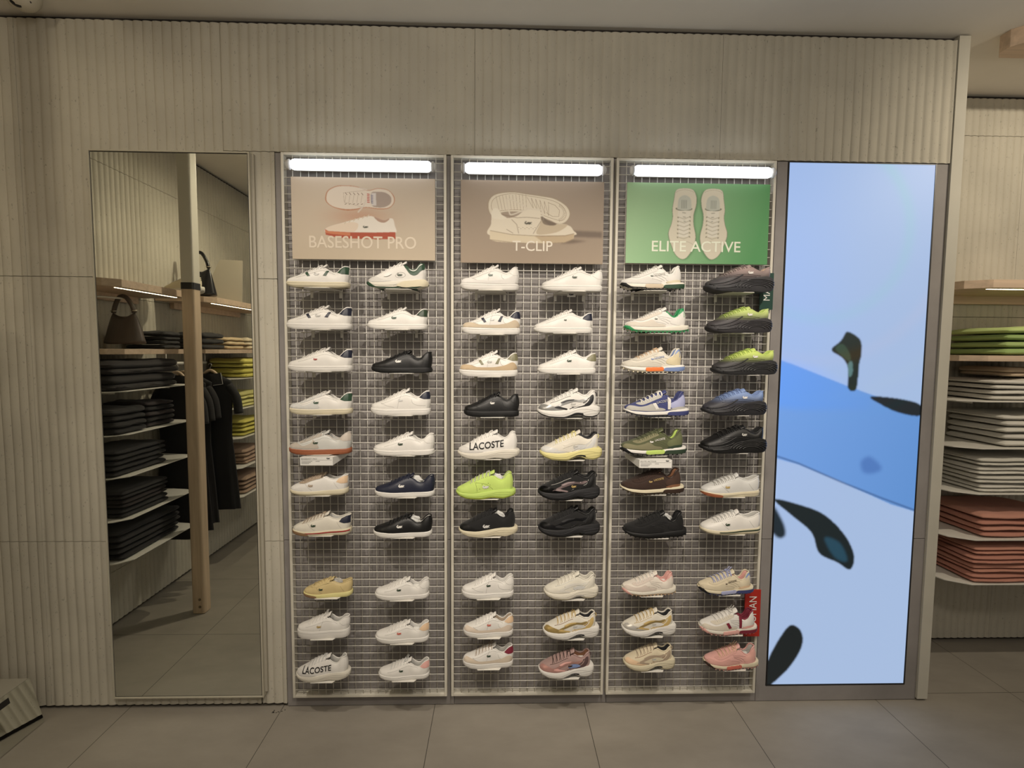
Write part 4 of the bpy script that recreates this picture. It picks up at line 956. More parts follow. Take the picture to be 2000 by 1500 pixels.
    if 'brand' in sp:
        c_, w_, cx, cz, rot, hk = sp['brand']
        drape_text('lettering', 'LACOSTE', bu, mat('lettering_ink', cc(c_), .5), U_, X(cx), Z(cz), w_*L, .12, .0026, .012, hk, rot)
    return t
def smooth3(P, n=5):
    out = []; k = len(P)
    for i in range(k-1):
        p0, p1, p2, p3 = [np.array(P[min(max(j, 0), k-1)], float) for j in (i-1, i, i+1, i+2)]
        for t in np.linspace(0, 1, n, endpoint=False):
            out.append(tuple(.5*((2*p1)+(-p0+p2)*t+(2*p0-5*p1+4*p2-p3)*t*t+(-p0+3*p1-3*p2+p3)*t**3)))
    out.append(tuple(P[-1])); return out

# one line per sneaker: measured toe x, heel x, lowest y in the photograph; short description; look
D = []
def s(x0, x1, yb, name, **k): D.append((x0, x1, yb, name, k))
LT = ('W', .30, .52, .20, .1, 1.0)
s(560.5, 683, 562, 'white sneaker with green side stripes and cream sole', t='court', so='cr', st='Gn', he='Gn', cr='gr', ou='cr', cp=(.52, .205))
s(718, 838, 565, 'white runner with green collar, green toe and cream heel wedge', t='tennis', so='Wc', rim='Gn', li='Gn', toe='Gn', ou='Gn', cp_='Gn', cr='gn2', la='W', cp=(.55, .22))
s(561, 688, 644, 'white sneaker with navy side stripes and navy heel, white sole', t='court', st='N', he='N', cr='gr', cp=(.52, .205))
s(718, 835, 644, 'plain white sneaker with small green heel tab below the green-collared runner', t='court', he='gn2', cr='Gn')
s(564, 689, 726, 'white sneaker with navy heel tab and tiny red-blue emblem', t='court', he='N', cr='red', cs=.06)
s(726, 844, 729, 'all-black leather sneaker with white emblem and black sole', t='court', up='K', so='K', la='K', cr='W', li='dk', blk=1, cs=.10)
s(566.7, 688.5, 810, 'white sneaker with greige toe panel, green heel tab and cream sole', t='court', so='cr', ov='lg', he='Gn', cr='Gn')
s(724.8, 841, 811.5, 'white padded sneaker with navy heel patch and tonal emblem', t='clip', he='N', cr='lg')
s(566, 687, 888, 'grey and beige suede sneaker with red-brown gum sole', t='court', up=(.56, .56, .53), so='gum', ov=(.47, .42, .36), he=(.54, .48, .42), cr='gn2', la='gr', rim=(.50, .46, .42))
s(730, 848, 890, 'white leather sneaker with dark emblem directly above the navy one', t='court', cr='gn2', blk=1, pony=0)
s(568, 681, 968, 'cream retro sneaker with taupe tongue and laces', t='retro', so='cr', ou='cr', la='tau', ton='tau', ov='tau', he='pe', cr='tau', li='gr')
s(732.5, 849, 971.5, 'navy blue leather sneaker with white sole', t='court', up='N', la='N', cr='W', li='gr', cs=.10, stuff='lg')
s(573, 687, 1046, 'cream retro sneaker with brown gum toe and red sole line', t='retro', up='Wc', so='cr', toe='gumb', mid='red', he='N', cr='gn2', la='tau', li='gr')
s(730, 844, 1050, 'black sneaker with white sole below the navy blue one', t='court', up='K', la='K', cr='W', li='gr', cs=.10, stuff='lg')
s(594, 689, 1168, 'mustard yellow suede retro sneaker with gum toe', t='retro', up='ye', so='ydw', toe='gumb', ov='ye', cr='gn2', la='ye', stuff='gr')
s(733, 838, 1172, 'all-white sneaker beside the mustard yellow one', t='court', cr='gn2', lbl=1)
s(582, 683.5, 1247.7, 'white platform sneaker with thick white sole', t='plat', cr='gold', li='gr', pony=1)
s(733.7, 838, 1256.5, 'white sneaker with peach heel and coral emblem', t='court', he='pe', cr='coral', lbl=1)
s(580, 685, 1331, 'white running shoe with big black side lettering, in the lowest row', t='tennis', so='Wc', la='lg', li='gr', brand=('K', .52, .42, .225, .10, 1.1), loop=1)
s(740, 838.7, 1329, 'white sneaker with pink heel tab, in the lowest row', t='court', he='pk', cr='gn2', pony=1, la='lg', li='gr')
# middle rack
s(899, 1013, 567, 'all-white padded sneaker under the left half of the middle poster', t='clip', cr='Gn', ov=(.72, .70, .67))
s(1057, 1175.5, 569, 'smooth white slim sneaker under the right half of the middle poster', t='slim', cr='gn2')
s(902, 1016, 653.5, 'white sneaker with beige suede panels and navy stripes', t='clip', ov='be', st='N', he='N', cr='lg')
s(1042, 1155.5, 651, 'smooth white slim sneaker with navy heel and double emblem', t='slim', he='N', cr='gn2', cs=.05)
s(897, 1011, 736, 'white sneaker with tan suede panels and brown stripes', t='clip', ov='tan', st='oliv', he='oliv', cr='gr')
s(1049.5, 1163, 730.7, 'smooth white slim sneaker with grey-olive heel', t='slim', he='oliv', cr='gn2')
s(906, 1013.5, 815, 'all-black leather sneaker with small white emblem on the middle rack', t='clip', up='K', so='K', la='K', cr='W', li='dk')
s(1048.7, 1171, 817, 'white and silver running shoe with dark accents', t='runner', up='W', acc='sil', acc2='sil', ou='dk', hs='dk', sl='dk', pan='W', la='lg', cr='gr')
s(894, 1015, 897, 'white running shoe with big black side lettering, above the lime shoe', t='tennis', so='Wc', la='W', brand=('K', .54, .47, .225, .10, 1.1), loop=1)
s(1054, 1175, 899, 'cream running shoe with pale yellow sole and black collar', t='runner', up='Wc', so='ydw', acc='Wc', met=0, acc2='lg', li='K', rim='dk', la='ydw', hs='lg', pan='lg', loop='ydw', pip='lg', cr='gr', ou='ydw')
s(891, 1007, 974.7, 'bright lime green tennis shoe', t='tennis', up='lime', so='lime', ou=(.62, .72, .10), la='gr', hole=1, cr='lg', cs=.11, ovt='lime', li='gr', stuff='lg', cp=(.50, .20))
s(1050.5, 1171, 976.5, 'black running shoe with metallic silver-pink accents', t='runner', up='K', so='dk', acc='mauve', acc2='K', hs='K', pan='K', la='K', cr='gold', ou='K', pip='gr')
s(896, 1011, 1048.5, 'black tennis shoe with thin cream sole and outlined white emblem', t='tennis', up='K', so='cr', la='K', cr='lg', cs=.12, ovt='K', li='K', stuff='lg', cp=(.47, .18))
s(1051, 1171, 1047.5, 'all-black running shoe below the silver-accented black one', t='runner', up='K', so='dk', acc='dk', acc2='dk', hs='K', pan='K', la='K', ou='K', pip='dk', cr='dk')
s(902, 1003, 1169.5, 'all-white small sneaker in the upper women row, middle rack', t='clip', cr='gn2', lbl=1)
s(1062, 1168, 1171, 'off-white running shoe with wavy off-white sole', t='runner', up=(.70, .67, .58), so=(.74, .70, .60), acc=(.66, .64, .58), met=0, acc2='Wc', hs='Wc', pan='lg', la='Wc', arch='gr', pip='lg', ou='cr', cr='lg', loop='Wc')
s(905, 1002, 1245.6, 'white and peach suede sneaker with coral emblem', t='clip', ov=(.66, .56, .46), he='pe', cr='coral', li='tau', lbl=1)
s(1060, 1169.5, 1248, 'metallic gold running shoe with white sole on the middle rack', t='runner', up='Wc', acc='gold', acc2='gold', hs='gold', pan='lg', la='gold', li='dk', ou='W', cr='gr', pip='brm', lbl=1)
s(904, 1002, 1306, 'white and beige suede sneaker with burgundy heel', t='clip', ov=(.62, .53, .42), he='bur', cr='gn2', la='tau', li='gr', lbl=1, pony=1)
s(1051.5, 1159, 1324, 'metallic pink and blue running shoe with brown laces', t='runner', up=(.36, .24, .22), acc='pk', acc2='pk', hs=(.10, .06, .06), pan='bl', la='br', li='brm', ou='W', cr='br', pip='br', lbl=1)
# right rack
LS = lambda c, w_=.20, cx=.57, cz=.235: (c, w_, cx, cz, .16, 1.0)
s(1211, 1335, 567.6, 'white trail shoe with black toe and green heel lugs', t='trail', up='W', so='Wc', ou='K', toe='K', hb='Gn', blk='be', cr='gn2', cs=.05, cp=(.46, .21), brand=LS('gr'), hcl='cr')
s(1375, 1508, 571, 'mauve to black faded chunky sneaker behind the green MAN sign', t='wave', grad=((.36, .27, .25), (.05, .045, .05)), up='dk', so=(.03, .03, .034), la='mauve', cr='W', li='pe')
s(1218, 1343.5, 651.5, 'white and beige trail shoe with bright green collar and lugs', t='trail', up='W', so='Wc', ou='gd', toe='gd', rim='gd', li='gd', he='gd', cr='gn2', cs=.05, cp=(.46, .21), ovt=(.62, .57, .50))
s(1378, 1504.6, 650.7, 'lime to black faded chunky sneaker, upper of the two limes', t='wave', grad=((.56, .68, .22), (.05, .045, .05)), up='dk', so=(.03, .028, .032), la='lime', cr='W', li='lime')
s(1212, 1335, 729, 'cream trail shoe with orange midsole block and blue heel', t='trail', up='Wc', so='W', ou='cr', blk='or_', hb='bl', he='bl', hov=(.62, .54, .36), cr='bl', cs=.05, cp=(.46, .21), brand=LS('bl', .16), li='bl', la='pe')
s(1388.7, 1514.5, 732.5, 'lime to black faded chunky sneaker, lower of the two limes', t='wave', grad=((.60, .74, .18), (.04, .038, .04)), up='dk', so=(.02, .02, .022), la='lime', cr='W', li='lime')
s(1218, 1343, 815, 'navy and grey trail shoe with white straps and laces', t='trail', up='nb', so='W', ou='N', hb='nb', la='W', fat=1, ovt='gr', hov='lav', cr='nb', cs=.04, cp=(.44, .20), strap='W', brand=LS('gr'), hcl='gr')
s(1370, 1494, 811.5, 'blue to black faded chunky sneaker', t='wave', grad=((.22, .32, .58), (.035, .035, .045)), up='dk', so=(.018, .018, .022), la='bl', cr='W', li='bl')
s(1211, 1338, 890, 'olive green trail shoe with lime midsole block', t='trail', up='ol', so='W', ou='K', toe='K', blk='lime', hb='gn2', li='lime', la='ol', cr='W', cs=.06, cp=(.44, .205), brand=LS('W', .16, .57, .24), hcl='gn2', ovt='oliv')
s(1366, 1494, 885, 'all-black chunky sneaker with sculpted black sole', t='wave', up='K', so='K', la='K', cr='gr', li='K')
s(1211, 1334, 966, 'dark brown trail shoe with cream midsole', t='trail', up='br', so='cr', ou='br', hb='br', li='brm', la='br', cr='gold', cs=.06, cp=(.44, .20), brand=LS('gold', .16, .57, .235), hcl='brm', ovt='br')
s(1368, 1480.7, 971, 'light grey retro sneaker with gum toe and gold emblem', t='retro', up='lg', so='cr', toe='gum', mid='cr', cr='gold', la='gr', li='gr')
s(1216, 1339, 1051, 'all-black trail shoe with studded black sole', t='trail', up='K', so='K', ou='K', li='K', la='K', ovt='K', hov='K', cr='dk', cs=.05, cp=(.44, .20), brand=LS('dk', .16, .57, .235), stuff='lg')
s(1367, 1482, 1044, 'white retro sneaker with dark green sole line', t='retro', so='cr', ou='cr', mid='gn2', cr='gn2', la='lg', li='gr')
s(1214, 1319, 1164, 'off-white trail shoe with pink heel and toe', t='trail', up=(.74, .68, .60), so='Wc', ou='pe', toe='pk', he='pk', rim='pk', ovt=(.60, .52, .46), li='pk', lbl=1, la='W')
s(1362.7, 1469, 1162, 'cream trail shoe with lilac laces and blue heel', t='trail', up=(.68, .60, .44), so='cr', ou='nb', toe='K', hb='nb', blk='lav', he='bl', la='lav', fat=1, li='pk', cr='br', cs=.04, cp=(.46, .20), brand=LS('br', .16), pony=1, hcl='pe', ton='cr')
s(1214, 1319, 1243, 'metallic gold running shoe with white sole on the right rack', t='runner', up='Wc', acc='gold', acc2='W', hs='gold', pan='W', la='gold', li='dk', ou='W', cr='gr', pip='gold', loop='K')
s(1365, 1476, 1240, 'cream trail shoe with burgundy straps by the WOMAN sign', t='trail', up='W', so='Wc', ou='pk', toe='pk', blk='pk', hb='bur', rim='bur', li='bur', strap='bur', hcl='pk', la='W', ovt=(.60, .55, .46), pony=1)
s(1217, 1317, 1310, 'cream running shoe with peach and brown curved panels', t='runner', up=(.66, .58, .42), so='cr', acc='tau', met=0, acc2='pe', hs='tau', pan='cr', la='tau', li='dk', ou='cr', cr='gr', pip='brm', loop='tan')
s(1374, 1479, 1308, 'dusty pink trail shoe with orange midsole block', t='trail', up='pk', so='cr', ou='pk', blk='coral', la='pe', li='gr', ovt=(.62, .34, .30), hov=(.68, .38, .33), pony=1, lbl=1, hcl='pk', toe='br')

YC = -.125
GRP = ['sneakers on the left rack', 'sneakers on the middle rack', 'sneakers on the right rack']
def bracket(x, y, z, L, lab, gi):
    t = thing('shoe_shelf', lab, 'shelf', (x, y, z), 'small shoe shelves on the '+RN[gi]+' rack')
    yb = GW-.0055-y; yf = -.045; b = MB(); w0, w1 = .076, .050
    b.prism([(-w0, yb), (-w1-.012, yf+.02), (-w1, yf), (w1, yf), (w1+.012, yf+.02), (w0, yb)], -.0035, -.0008)
    b.build('plate', WMET, t, bevel=.0005)
    for sx in (-1, 1):
        h = MB(); h.box(sx*.066-.006, sx*.066+.006, yb-.002, yb+.001, -.034, -.0008); h.box(sx*.066-.003, sx*.066+.003, yb+.001, yb+.010, -.012, -.008)
        h.build('hook', WMET, t)
for i, (x0, x1, yb, name, k) in enumerate(D):
    g = i//20; row = i//2 % 10
    X0, _ = at(x0, yb-20, YC); X1, _ = at(x1, yb-20, YC); L = X1-X0; cx = (X0+X1)/2
    _, z = at((x0+x1)/2, yb, YC-.034)
    k['lab'] = name; k['grp'] = GRP[g]
    d_ = TYPES[k['t']]; zmin = (min(d_['zb_f'](u/50) for u in range(3, 48)) - (.014 if k['t'] == 'trail' else 0))*L
    if 'ou' in k: zmin -= .0005*L
    bracket(cx+.003, YC, z+.002, L, 'shelf under the '+name, g)
    t = make_shoe(k, (cx, YC, z-zmin+.0018), L)
    if 'strap' in k:
        pass
#@@SIGNS
# ------------------------------------------------------------------ signs and tickets on the racks
def flag(txt, x0, x1, z0, z1, col, lab, tz, th, tw):
    Y = -.062; cx = (x0+x1)/2; cz = (z0+z1)/2
    t = thing('hanging_sign', lab, 'sign', (cx, 0, cz), None); hw = (x1-x0)/2; hh = (z1-z0)/2
    boxo('plate', -hw, hw, Y, Y+.006, -hh, hh, mat('sign_plate', col, .45), t, .001)
    b = MB(); b.box(-.012, -.006, Y+.006, -.0405, -.02, .02); b.build('clip', WMET, t)
    sign_text('lettering', txt, th, tw, 0, Y-.0012, tz-cz, mat('sign_white', (.8, .8, .76), .5), t, 0, PI/2)
xa, za = at(1486, 533, -.062); xb, zb = at(1509, 605, -.062)
flag('MAN', xa, xb, zb, za, (.012, .055, .04), 'dark green upright MAN sign at the right edge of the right rack', (za+zb)/2, (za-zb)*.50, (xb-xa)*.48)
xa, za = at(1456, 1152, -.062); xb, zb = at(1483, 1243, -.062)
flag('WOMAN', xa, xb, zb, za, (.42, .025, .015), 'red upright WOMAN sign at the lower right of the right rack', (za+zb)/2-.004, (za-zb)*.75, (xb-xa)*.48)
def ticket(px0, py0, px1, py1, title, lab, wing):
    Y = -.19; x0, z1 = at(px0, py0, Y); x1, z0 = at(px1, py1, Y); cx = (x0+x1)/2; cz = (z0+z1)/2; hw = (x1-x0)/2; hh = (z1-z0)/2
    t = thing('price_ticket', lab, 'price ticket', (cx, 0, cz), 'printed price tickets'); wm = mat('ticket_white', (.80, .79, .75), .6)
    boxo('front_card', -hw, hw, Y, Y+.002, -hh, hh, wm, t)
    xw = hw if wing > 0 else -hw; b = MB()
    b.add([(xw, Y, -hh), (xw+wing*.03, GW-.02, -hh+.02), (xw+wing*.03, GW-.02, hh), (xw, Y, hh)], [(0, 1, 2, 3)]); b.build('side_card', wm, t)
    b = MB(); b.add([(-hw, Y, hh), (hw, Y, hh), (hw+wing*.03, GW-.01, hh), (-hw+wing*.03, GW-.01, hh)], [(0, 1, 2, 3)]); b.build('top_card', wm, t)
    ink = mat('ticket_ink', (.08, .08, .08), .7); yy = Y-.0006
    sign_text('lettering', title, hw*.95, hh*.30, -hw*.45, yy, hh*.60, ink, t, 0)
    b = MB()
    b.box(-hw*.95, hw*.95, yy, yy+.0003, hh*.30, hh*.33)
    for k in range(3): b.box(-hw*.92, -hw*(.25+.1*k), yy, yy+.0003, -hh*(.05+.28*k), -hh*(.0+.28*k)+.0004)
    b.box(-hw*.05, hw*.20, yy, yy+.0003, -hh*.05, hh*.02)
    b.build('printed_lines', ink, t)
    P = [(hw*.62+p[0]*hw*.22, hh*.48+p[1]*hw*.22) for p in CROC]
    V = [(a, yy, c_) for a, c_ in P]; obj('emblem', V, [tuple(range(len(V)))], ink, t)
ticket(586, 893, 650, 909, 'BASESHOT PRO', 'white price ticket under the grey suede sneaker on the left rack', 1)
ticket(1249, 898, 1312, 914, 'ELITE ACTIVE', 'white price ticket under the olive green trail shoe', -1)
x0, z1 = at(1108, 572, -.10); x1, z0 = at(1124, 580, -.10)
t = thing('shelf_ticket', 'tiny white ticket below the top right shoe of the middle rack', 'price ticket', ((x0+x1)/2, 0, (z0+z1)/2)); hw, hh = (x1-x0)/2, (z1-z0)/2
boxo('card', -hw, hw, -.10, -.0985, -hh, hh, mat('ticket_white', (.80, .79, .75), .6), t); boxo('stem', -.002, .002, -.0985, GW-.006, hh-.004, hh, WMET, t)
obj('emblem', [(-hw*.6+p[0]*hw*1.2, -.1006, -hh*.4+p[1]*hw) for p in CROC], [tuple(range(len(CROC)))], mat('ticket_ink', (.08, .08, .08), .7), t)

# ------------------------------------------------------------------ shelf bays: alcove at the right, side wall at the left
AL = lambda a, d, z: (a, YA-.012-d, z)                       # alcove: a = world x, d = distance from the wall
LW = lambda a, d, z: (XL+.012+d, -a, z)                      # side wall: a = distance from the feature wall
def shelf(mp, name, a0, a1, zt_, th, dep, ch, m, lab, cat, grp, strip=False, cl=.20, cr=.20):
    o = mp(0, 0, 0); ctr = mp((a0+a1)/2, dep/2, zt_)
    t = thing(name, lab, cat, ctr, grp)
    pts = [(a0, 0), (a0+cl*.6, dep-ch), (a0+cl, dep), (a1-cr, dep), (a1-cr*.6, dep-ch), (a1, 0)] if cl else [(a0, 0), (a0, dep), (a1-cr, dep), (a1, 0)]
    W = [mp(a, d, 0) for a, d in pts]; P2 = [(x-ctr[0], y-ctr[1]) for x, y, z in W]
    ar = sum(P2[i][0]*P2[(i+1) % len(P2)][1]-P2[(i+1) % len(P2)][0]*P2[i][1] for i in range(len(P2)))
    if ar < 0: P2 = P2[::-1]
    b = MB(); b.prism(P2, -th, 0); b.build('shelf_board', m, t, bevel=.0012)
    if strip:
        q = [mp(a, d, 0) for a, d in ((a0+cl+.02, dep-.058), (a1-cr-.02, dep-.058), (a1-cr-.02, dep-.050), (a0+cl+.02, dep-.050))]
        xs = [p[0]-ctr[0] for p in q]; ys = [p[1]-ctr[1] for p in q]
        boxo('light_strip', min(xs), max(xs), min(ys), max(ys), -th-.002, -th-.0003, STRIP, t)
        q = [mp(a, d, 0) for a, d in ((a0+cl+.0, 0.0), (a1-cr, 0), (a1-cr, .03), (a0+cl, .03))]
        xs = [p[0]-ctr[0] for p in q]; ys = [p[1]-ctr[1] for p in q]
        boxo('cleat', min(xs), max(xs), min(ys), max(ys), -th-.045, -th, m, t)
    elif th < .01:
        for aa in (a0+cl+.05, a1-cr-.05):
            q = [mp(aa-.002, 0, 0), mp(aa+.002, dep*.7, 0)]
            boxo('support_arm', min(q[0][0], q[1][0])-ctr[0], max(q[0][0], q[1][0])-ctr[0], min(q[0][1], q[1][1])-ctr[1], max(q[0][1], q[1][1])-ctr[1], -th-.018, -th, WMET, t)
    return t
STRIP = mat('shelf_light_strip', (1, .86, .60), .4, emit=9)
SHZ = [1.530, 1.285, 1.045, .800, .560]
ORD = ['highest', 'second', 'middle', 'fourth', 'lowest']
def bay(mp, a0, a1, place, dep, cl=.2, cr=.2):
    shelf(mp, 'wooden_shelf', a0, a1, 2.150, .042, dep, .06, WOOD, 'upper pale wood shelf with light strip, '+place, 'shelf', 'wooden shelves', True, cl, cr)
    shelf(mp, 'wooden_shelf', a0, a1, 1.765, .030, dep, .06, WOOD, 'lower pale wood shelf, '+place, 'shelf', 'wooden shelves', False, cl, cr)
    for z, o in zip(SHZ, ORD):
        shelf(mp, 'metal_shelf', a0, a1, z, .006, dep, .06, WMET, '%s thin white metal shelf, %s' % (o, place), 'shelf', 'thin white metal shelves', False, cl, cr)
bay(AL, 2.26, 3.75, 'in the right alcove', .40, .24, .2)
bay(LW, .36, 1.165, 'near mirror bay of the side wall', .345, .16, .075)
# far bay keeps its clothes shelves only beyond the hanging section
shelf(LW, 'wooden_shelf', 1.15+.14, 2.55, 2.150, .042, .345, .06, WOOD, 'upper pale wood shelf of the far side-wall bay', 'shelf', 'wooden shelves', True, .16, .16)
shelf(LW, 'wooden_shelf', 1.29, 2.55, 1.765, .030, .345, .06, WOOD, 'lower pale wood shelf of the far side-wall bay', 'shelf', 'wooden shelves', False, .16, .16)
for z, o in zip(SHZ, ORD):
    shelf(LW, 'metal_shelf', 1.62, 2.55, z, .006, .345, .06, WMET, '%s thin white shelf of the far side-wall bay behind the dress' % o, 'shelf', 'thin white metal shelves', False, .12, .12)

def garment(mp, a, d, z, w, dp, h, col, lab, grp, name='folded_garment', seed=0, folds=2, cat='folded clothes', top=False):
    """one folded garment: a soft doubled slab, rounded at the folds, with a groove where the layers meet"""
    r = np.random.default_rng(seed); NA, NB, NR = 21, 15, 8; ph = r.random(6)*6; V = []; F = []
    ex = 12
    for i in range(NA):
        u = -math.cos(PI*i/(NA-1)); u = u*.7+(-1+2*i/(NA-1))*.3
        for j in range(NB):
            v = -math.cos(PI*j/(NB-1))
            k = max(0, 1-max(abs(u), abs(v))**ex)**.5; qx = 1-.05*abs(v)**8; qy = 1-.05*abs(u)**8
            wr = .0022*math.sin(u*4+ph[0])*math.cos(v*3+ph[1])+.0012*math.sin(u*11+v*6+ph[2])
            for s_ in (1, -1):
                bump_ = (wr*1.8+.004*math.sin(u*2.2+ph[3]) if top and s_ > 0 else wr*.5)*k
                V.append((u*w/2*qx*(1+.012*math.sin(v*3.5+ph[4])), v*dp/2*qy*(1+.015*math.sin(u*3.5+ph[5])), h/2+s_*h/2*k+bump_+.0012*math.sin(u*6+ph[2])))
    # insert: the waist groove comes from a second slab edge, drawn as two stacked halves
    idx = lambda i, j, s_: (i*NB+j)*2+s_
    for i in range(NA-1):
        for j in range(NB-1):
            F.append((idx(i, j, 0), idx(i+1, j, 0), idx(i+1, j+1, 0), idx(i, j+1, 0))); F.append((idx(i, j, 1), idx(i, j+1, 1), idx(i+1, j+1, 1), idx(i+1, j, 1)))
    for i in range(NA-1):
        F.append((idx(i, 0, 1), idx(i+1, 0, 1), idx(i+1, 0, 0), idx(i, 0, 0))); F.append((idx(i, NB-1, 1), idx(i, NB-1, 0), idx(i+1, NB-1, 0), idx(i+1, NB-1, 1)))
    for j in range(NB-1):
        F.append((idx(0, j, 1), idx(0, j, 0), idx(0, j+1, 0), idx(0, j+1, 1))); F.append((idx(NA-1, j, 1), idx(NA-1, j+1, 1), idx(NA-1, j+1, 0), idx(NA-1, j, 0)))
    if folds > 1:          # the lower flap sticks out a little beneath
        n0 = len(V); q = [(x*1.0+(r.random()-.5)*.004+.006*math.sin(ph[0]), y*1.0-.005, z_*.42-.0005) for x, y, z_ in V]; F += [tuple(k+n0 for k in f) for f in F]; V += q
        V = [(x, y, z_ if n >= n0 else z_*.60+h*.40) for n, (x, y, z_) in enumerate(V)]
    x, y, z_ = mp(a, d, z)
    if mp is LW: V = [(-v[1], v[0], v[2]) for v in V]
    m = fabric(col); o = obj(name, V, F, m, None, True); o.location = (x, y, z_+.003); tag(o, lab, cat, grp)
    o.rotation_euler = (0, 0, (r.random()-.5)*.05)
    return o
PILE = 0
POSN = {1: ['only'], 2: ['bottom', 'top'], 3: ['bottom', 'middle', 'top'], 4: ['bottom', 'second lowest', 'second highest', 'top'], 5: ['bottom', 'second lowest', 'middle', 'second highest', 'top'], 6: ['bottom', 'second lowest', 'third lowest', 'third highest', 'second highest', 'top']}
def pile(mp, a, z, n, hs, cols, desc, w=.36, dep=.30, d0=None, folds=0, kind='folded_garment'):
    global PILE; PILE += 1; zz = z; d0 = d0 or dep/2+.03
    folds = folds or (2 if hs > .04 else 1)
    for k in range(n):
        c_ = cols[k % len(cols)]; h = hs*(1+.15*(rng.random()-.5))
        garment(mp, a+(rng.random()-.5)*.015, d0+(rng.random()-.5)*.012, zz, w*(1-.04*rng.random()), dep, h*1.0, c_, 'folded '+desc+(', %s of its pile' % POSN[n][k] if n > 1 else ''), 'folded clothes: '+desc, kind, PILE*10+k, folds, top=(k == n-1))
        zz += h+.0045
GR = (.36, .47, .17); GR2 = (.30, .42, .14); WH = (.66, .64, .58); PKC = (.50, .23, .17)
pile(AL, 2.86, 1.765, 4, .034, [GR2, GR, GR2, (.44, .56, .20)], 'light green sweater on the lower wood shelf at right', .50, .36, .20)
pile(AL, 2.80, 1.530, 4, .024, [WH, (.68, .66, .60)], 'white shirt on the highest white shelf at right', .50, .36, .20)
pile(AL, 2.88, 1.530+.122, 1, .048, [(.60, .48, .34)], 'beige garment laid on the white shirts at right', .40, .30)
pile(AL, 2.87, 1.285, 5, .030, [WH, (.62, .60, .55)], 'off-white garment on the second white shelf at right', .48, .36, .20)
pile(AL, 2.76, 1.045, 4, .041, [WH, (.62, .60, .54)], 'white trousers on the middle white shelf at right', .50, .37, .20)
pile(AL, 2.79, .800, 4, .028, [PKC, (.55, .27, .20)], 'salmon pink shirt on the fourth white shelf at right', .50, .37, .20)
pile(AL, 2.75, .560, 4, .044, [PKC, (.54, .26, .19)], 'salmon pink garment on the lowest white shelf at right', .50, .37, .20)
BK = (.016, .015, .016); BK2 = (.022, .019, .020)
pile(LW, 1.03, 1.765, 4, .024, [BK], 'black knitwear on the lower wood shelf nearest the bag', .17, .26)
pile(LW, 1.50, 1.765, 3, .036, [BK], 'black knitwear on the lower wood shelf behind the pole', .30, .26)
pile(LW, 1.82, 1.765, 3, .028, [(.56, .44, .27)], 'sand coloured shirt on the lower wood shelf in the mirror', .26, .26)
pile(LW, 2.15, 1.765, 3, .028, [(.66, .58, .42)], 'cream shirt on the lower wood shelf in the mirror', .28, .26)
pile(LW, .72, 1.530, 2, .085, [BK2, (.030, .026, .027)], 'thick black sweater on the highest white shelf', .58, .30)
pile(LW, .58, 1.285, 4, .032, [BK], 'black garment on the second white shelf near the mirror', .26, .30)
pile(LW, .86, 1.285, 5, .028, [(.030, .022, .024), BK], 'dark plum garment on the second white shelf', .26, .28)
pile(LW, .68, 1.045, 5, .026, [BK], 'black garment on the middle white shelf in the mirror', .44, .28)
pile(LW, .70, .800, 3, .048, [BK, (.020, .014, .015)], 'black sweater on the fourth white shelf in the mirror', .40, .28)
pile(LW, .74, .560, 5, .030, [BK], 'black garment on the lowest white shelf in the mirror', .56, .28)
YL = (.66, .60, .13)
pile(LW, 2.08, 1.530, 2, .080, [YL, (.70, .64, .16)], 'thick yellow sweater on the highest far shelf', .50, .30)
pile(LW, 1.98, 1.285, 2, .060, [(.68, .64, .24)], 'pale yellow sweater on the second far shelf', .34, .28)
pile(LW, 2.02, 1.045, 4, .030, [YL], 'yellow shirt on the middle far shelf', .42, .30)
pile(LW, 2.02, .800, 2, .062, [(.46, .32, .23)], 'dusty beige sweater on the fourth far shelf', .34, .28)
pile(LW, 2.02, .560, 4, .032, [(.40, .28, .20)], 'brown-beige shirt on the lowest far shelf', .44, .30)

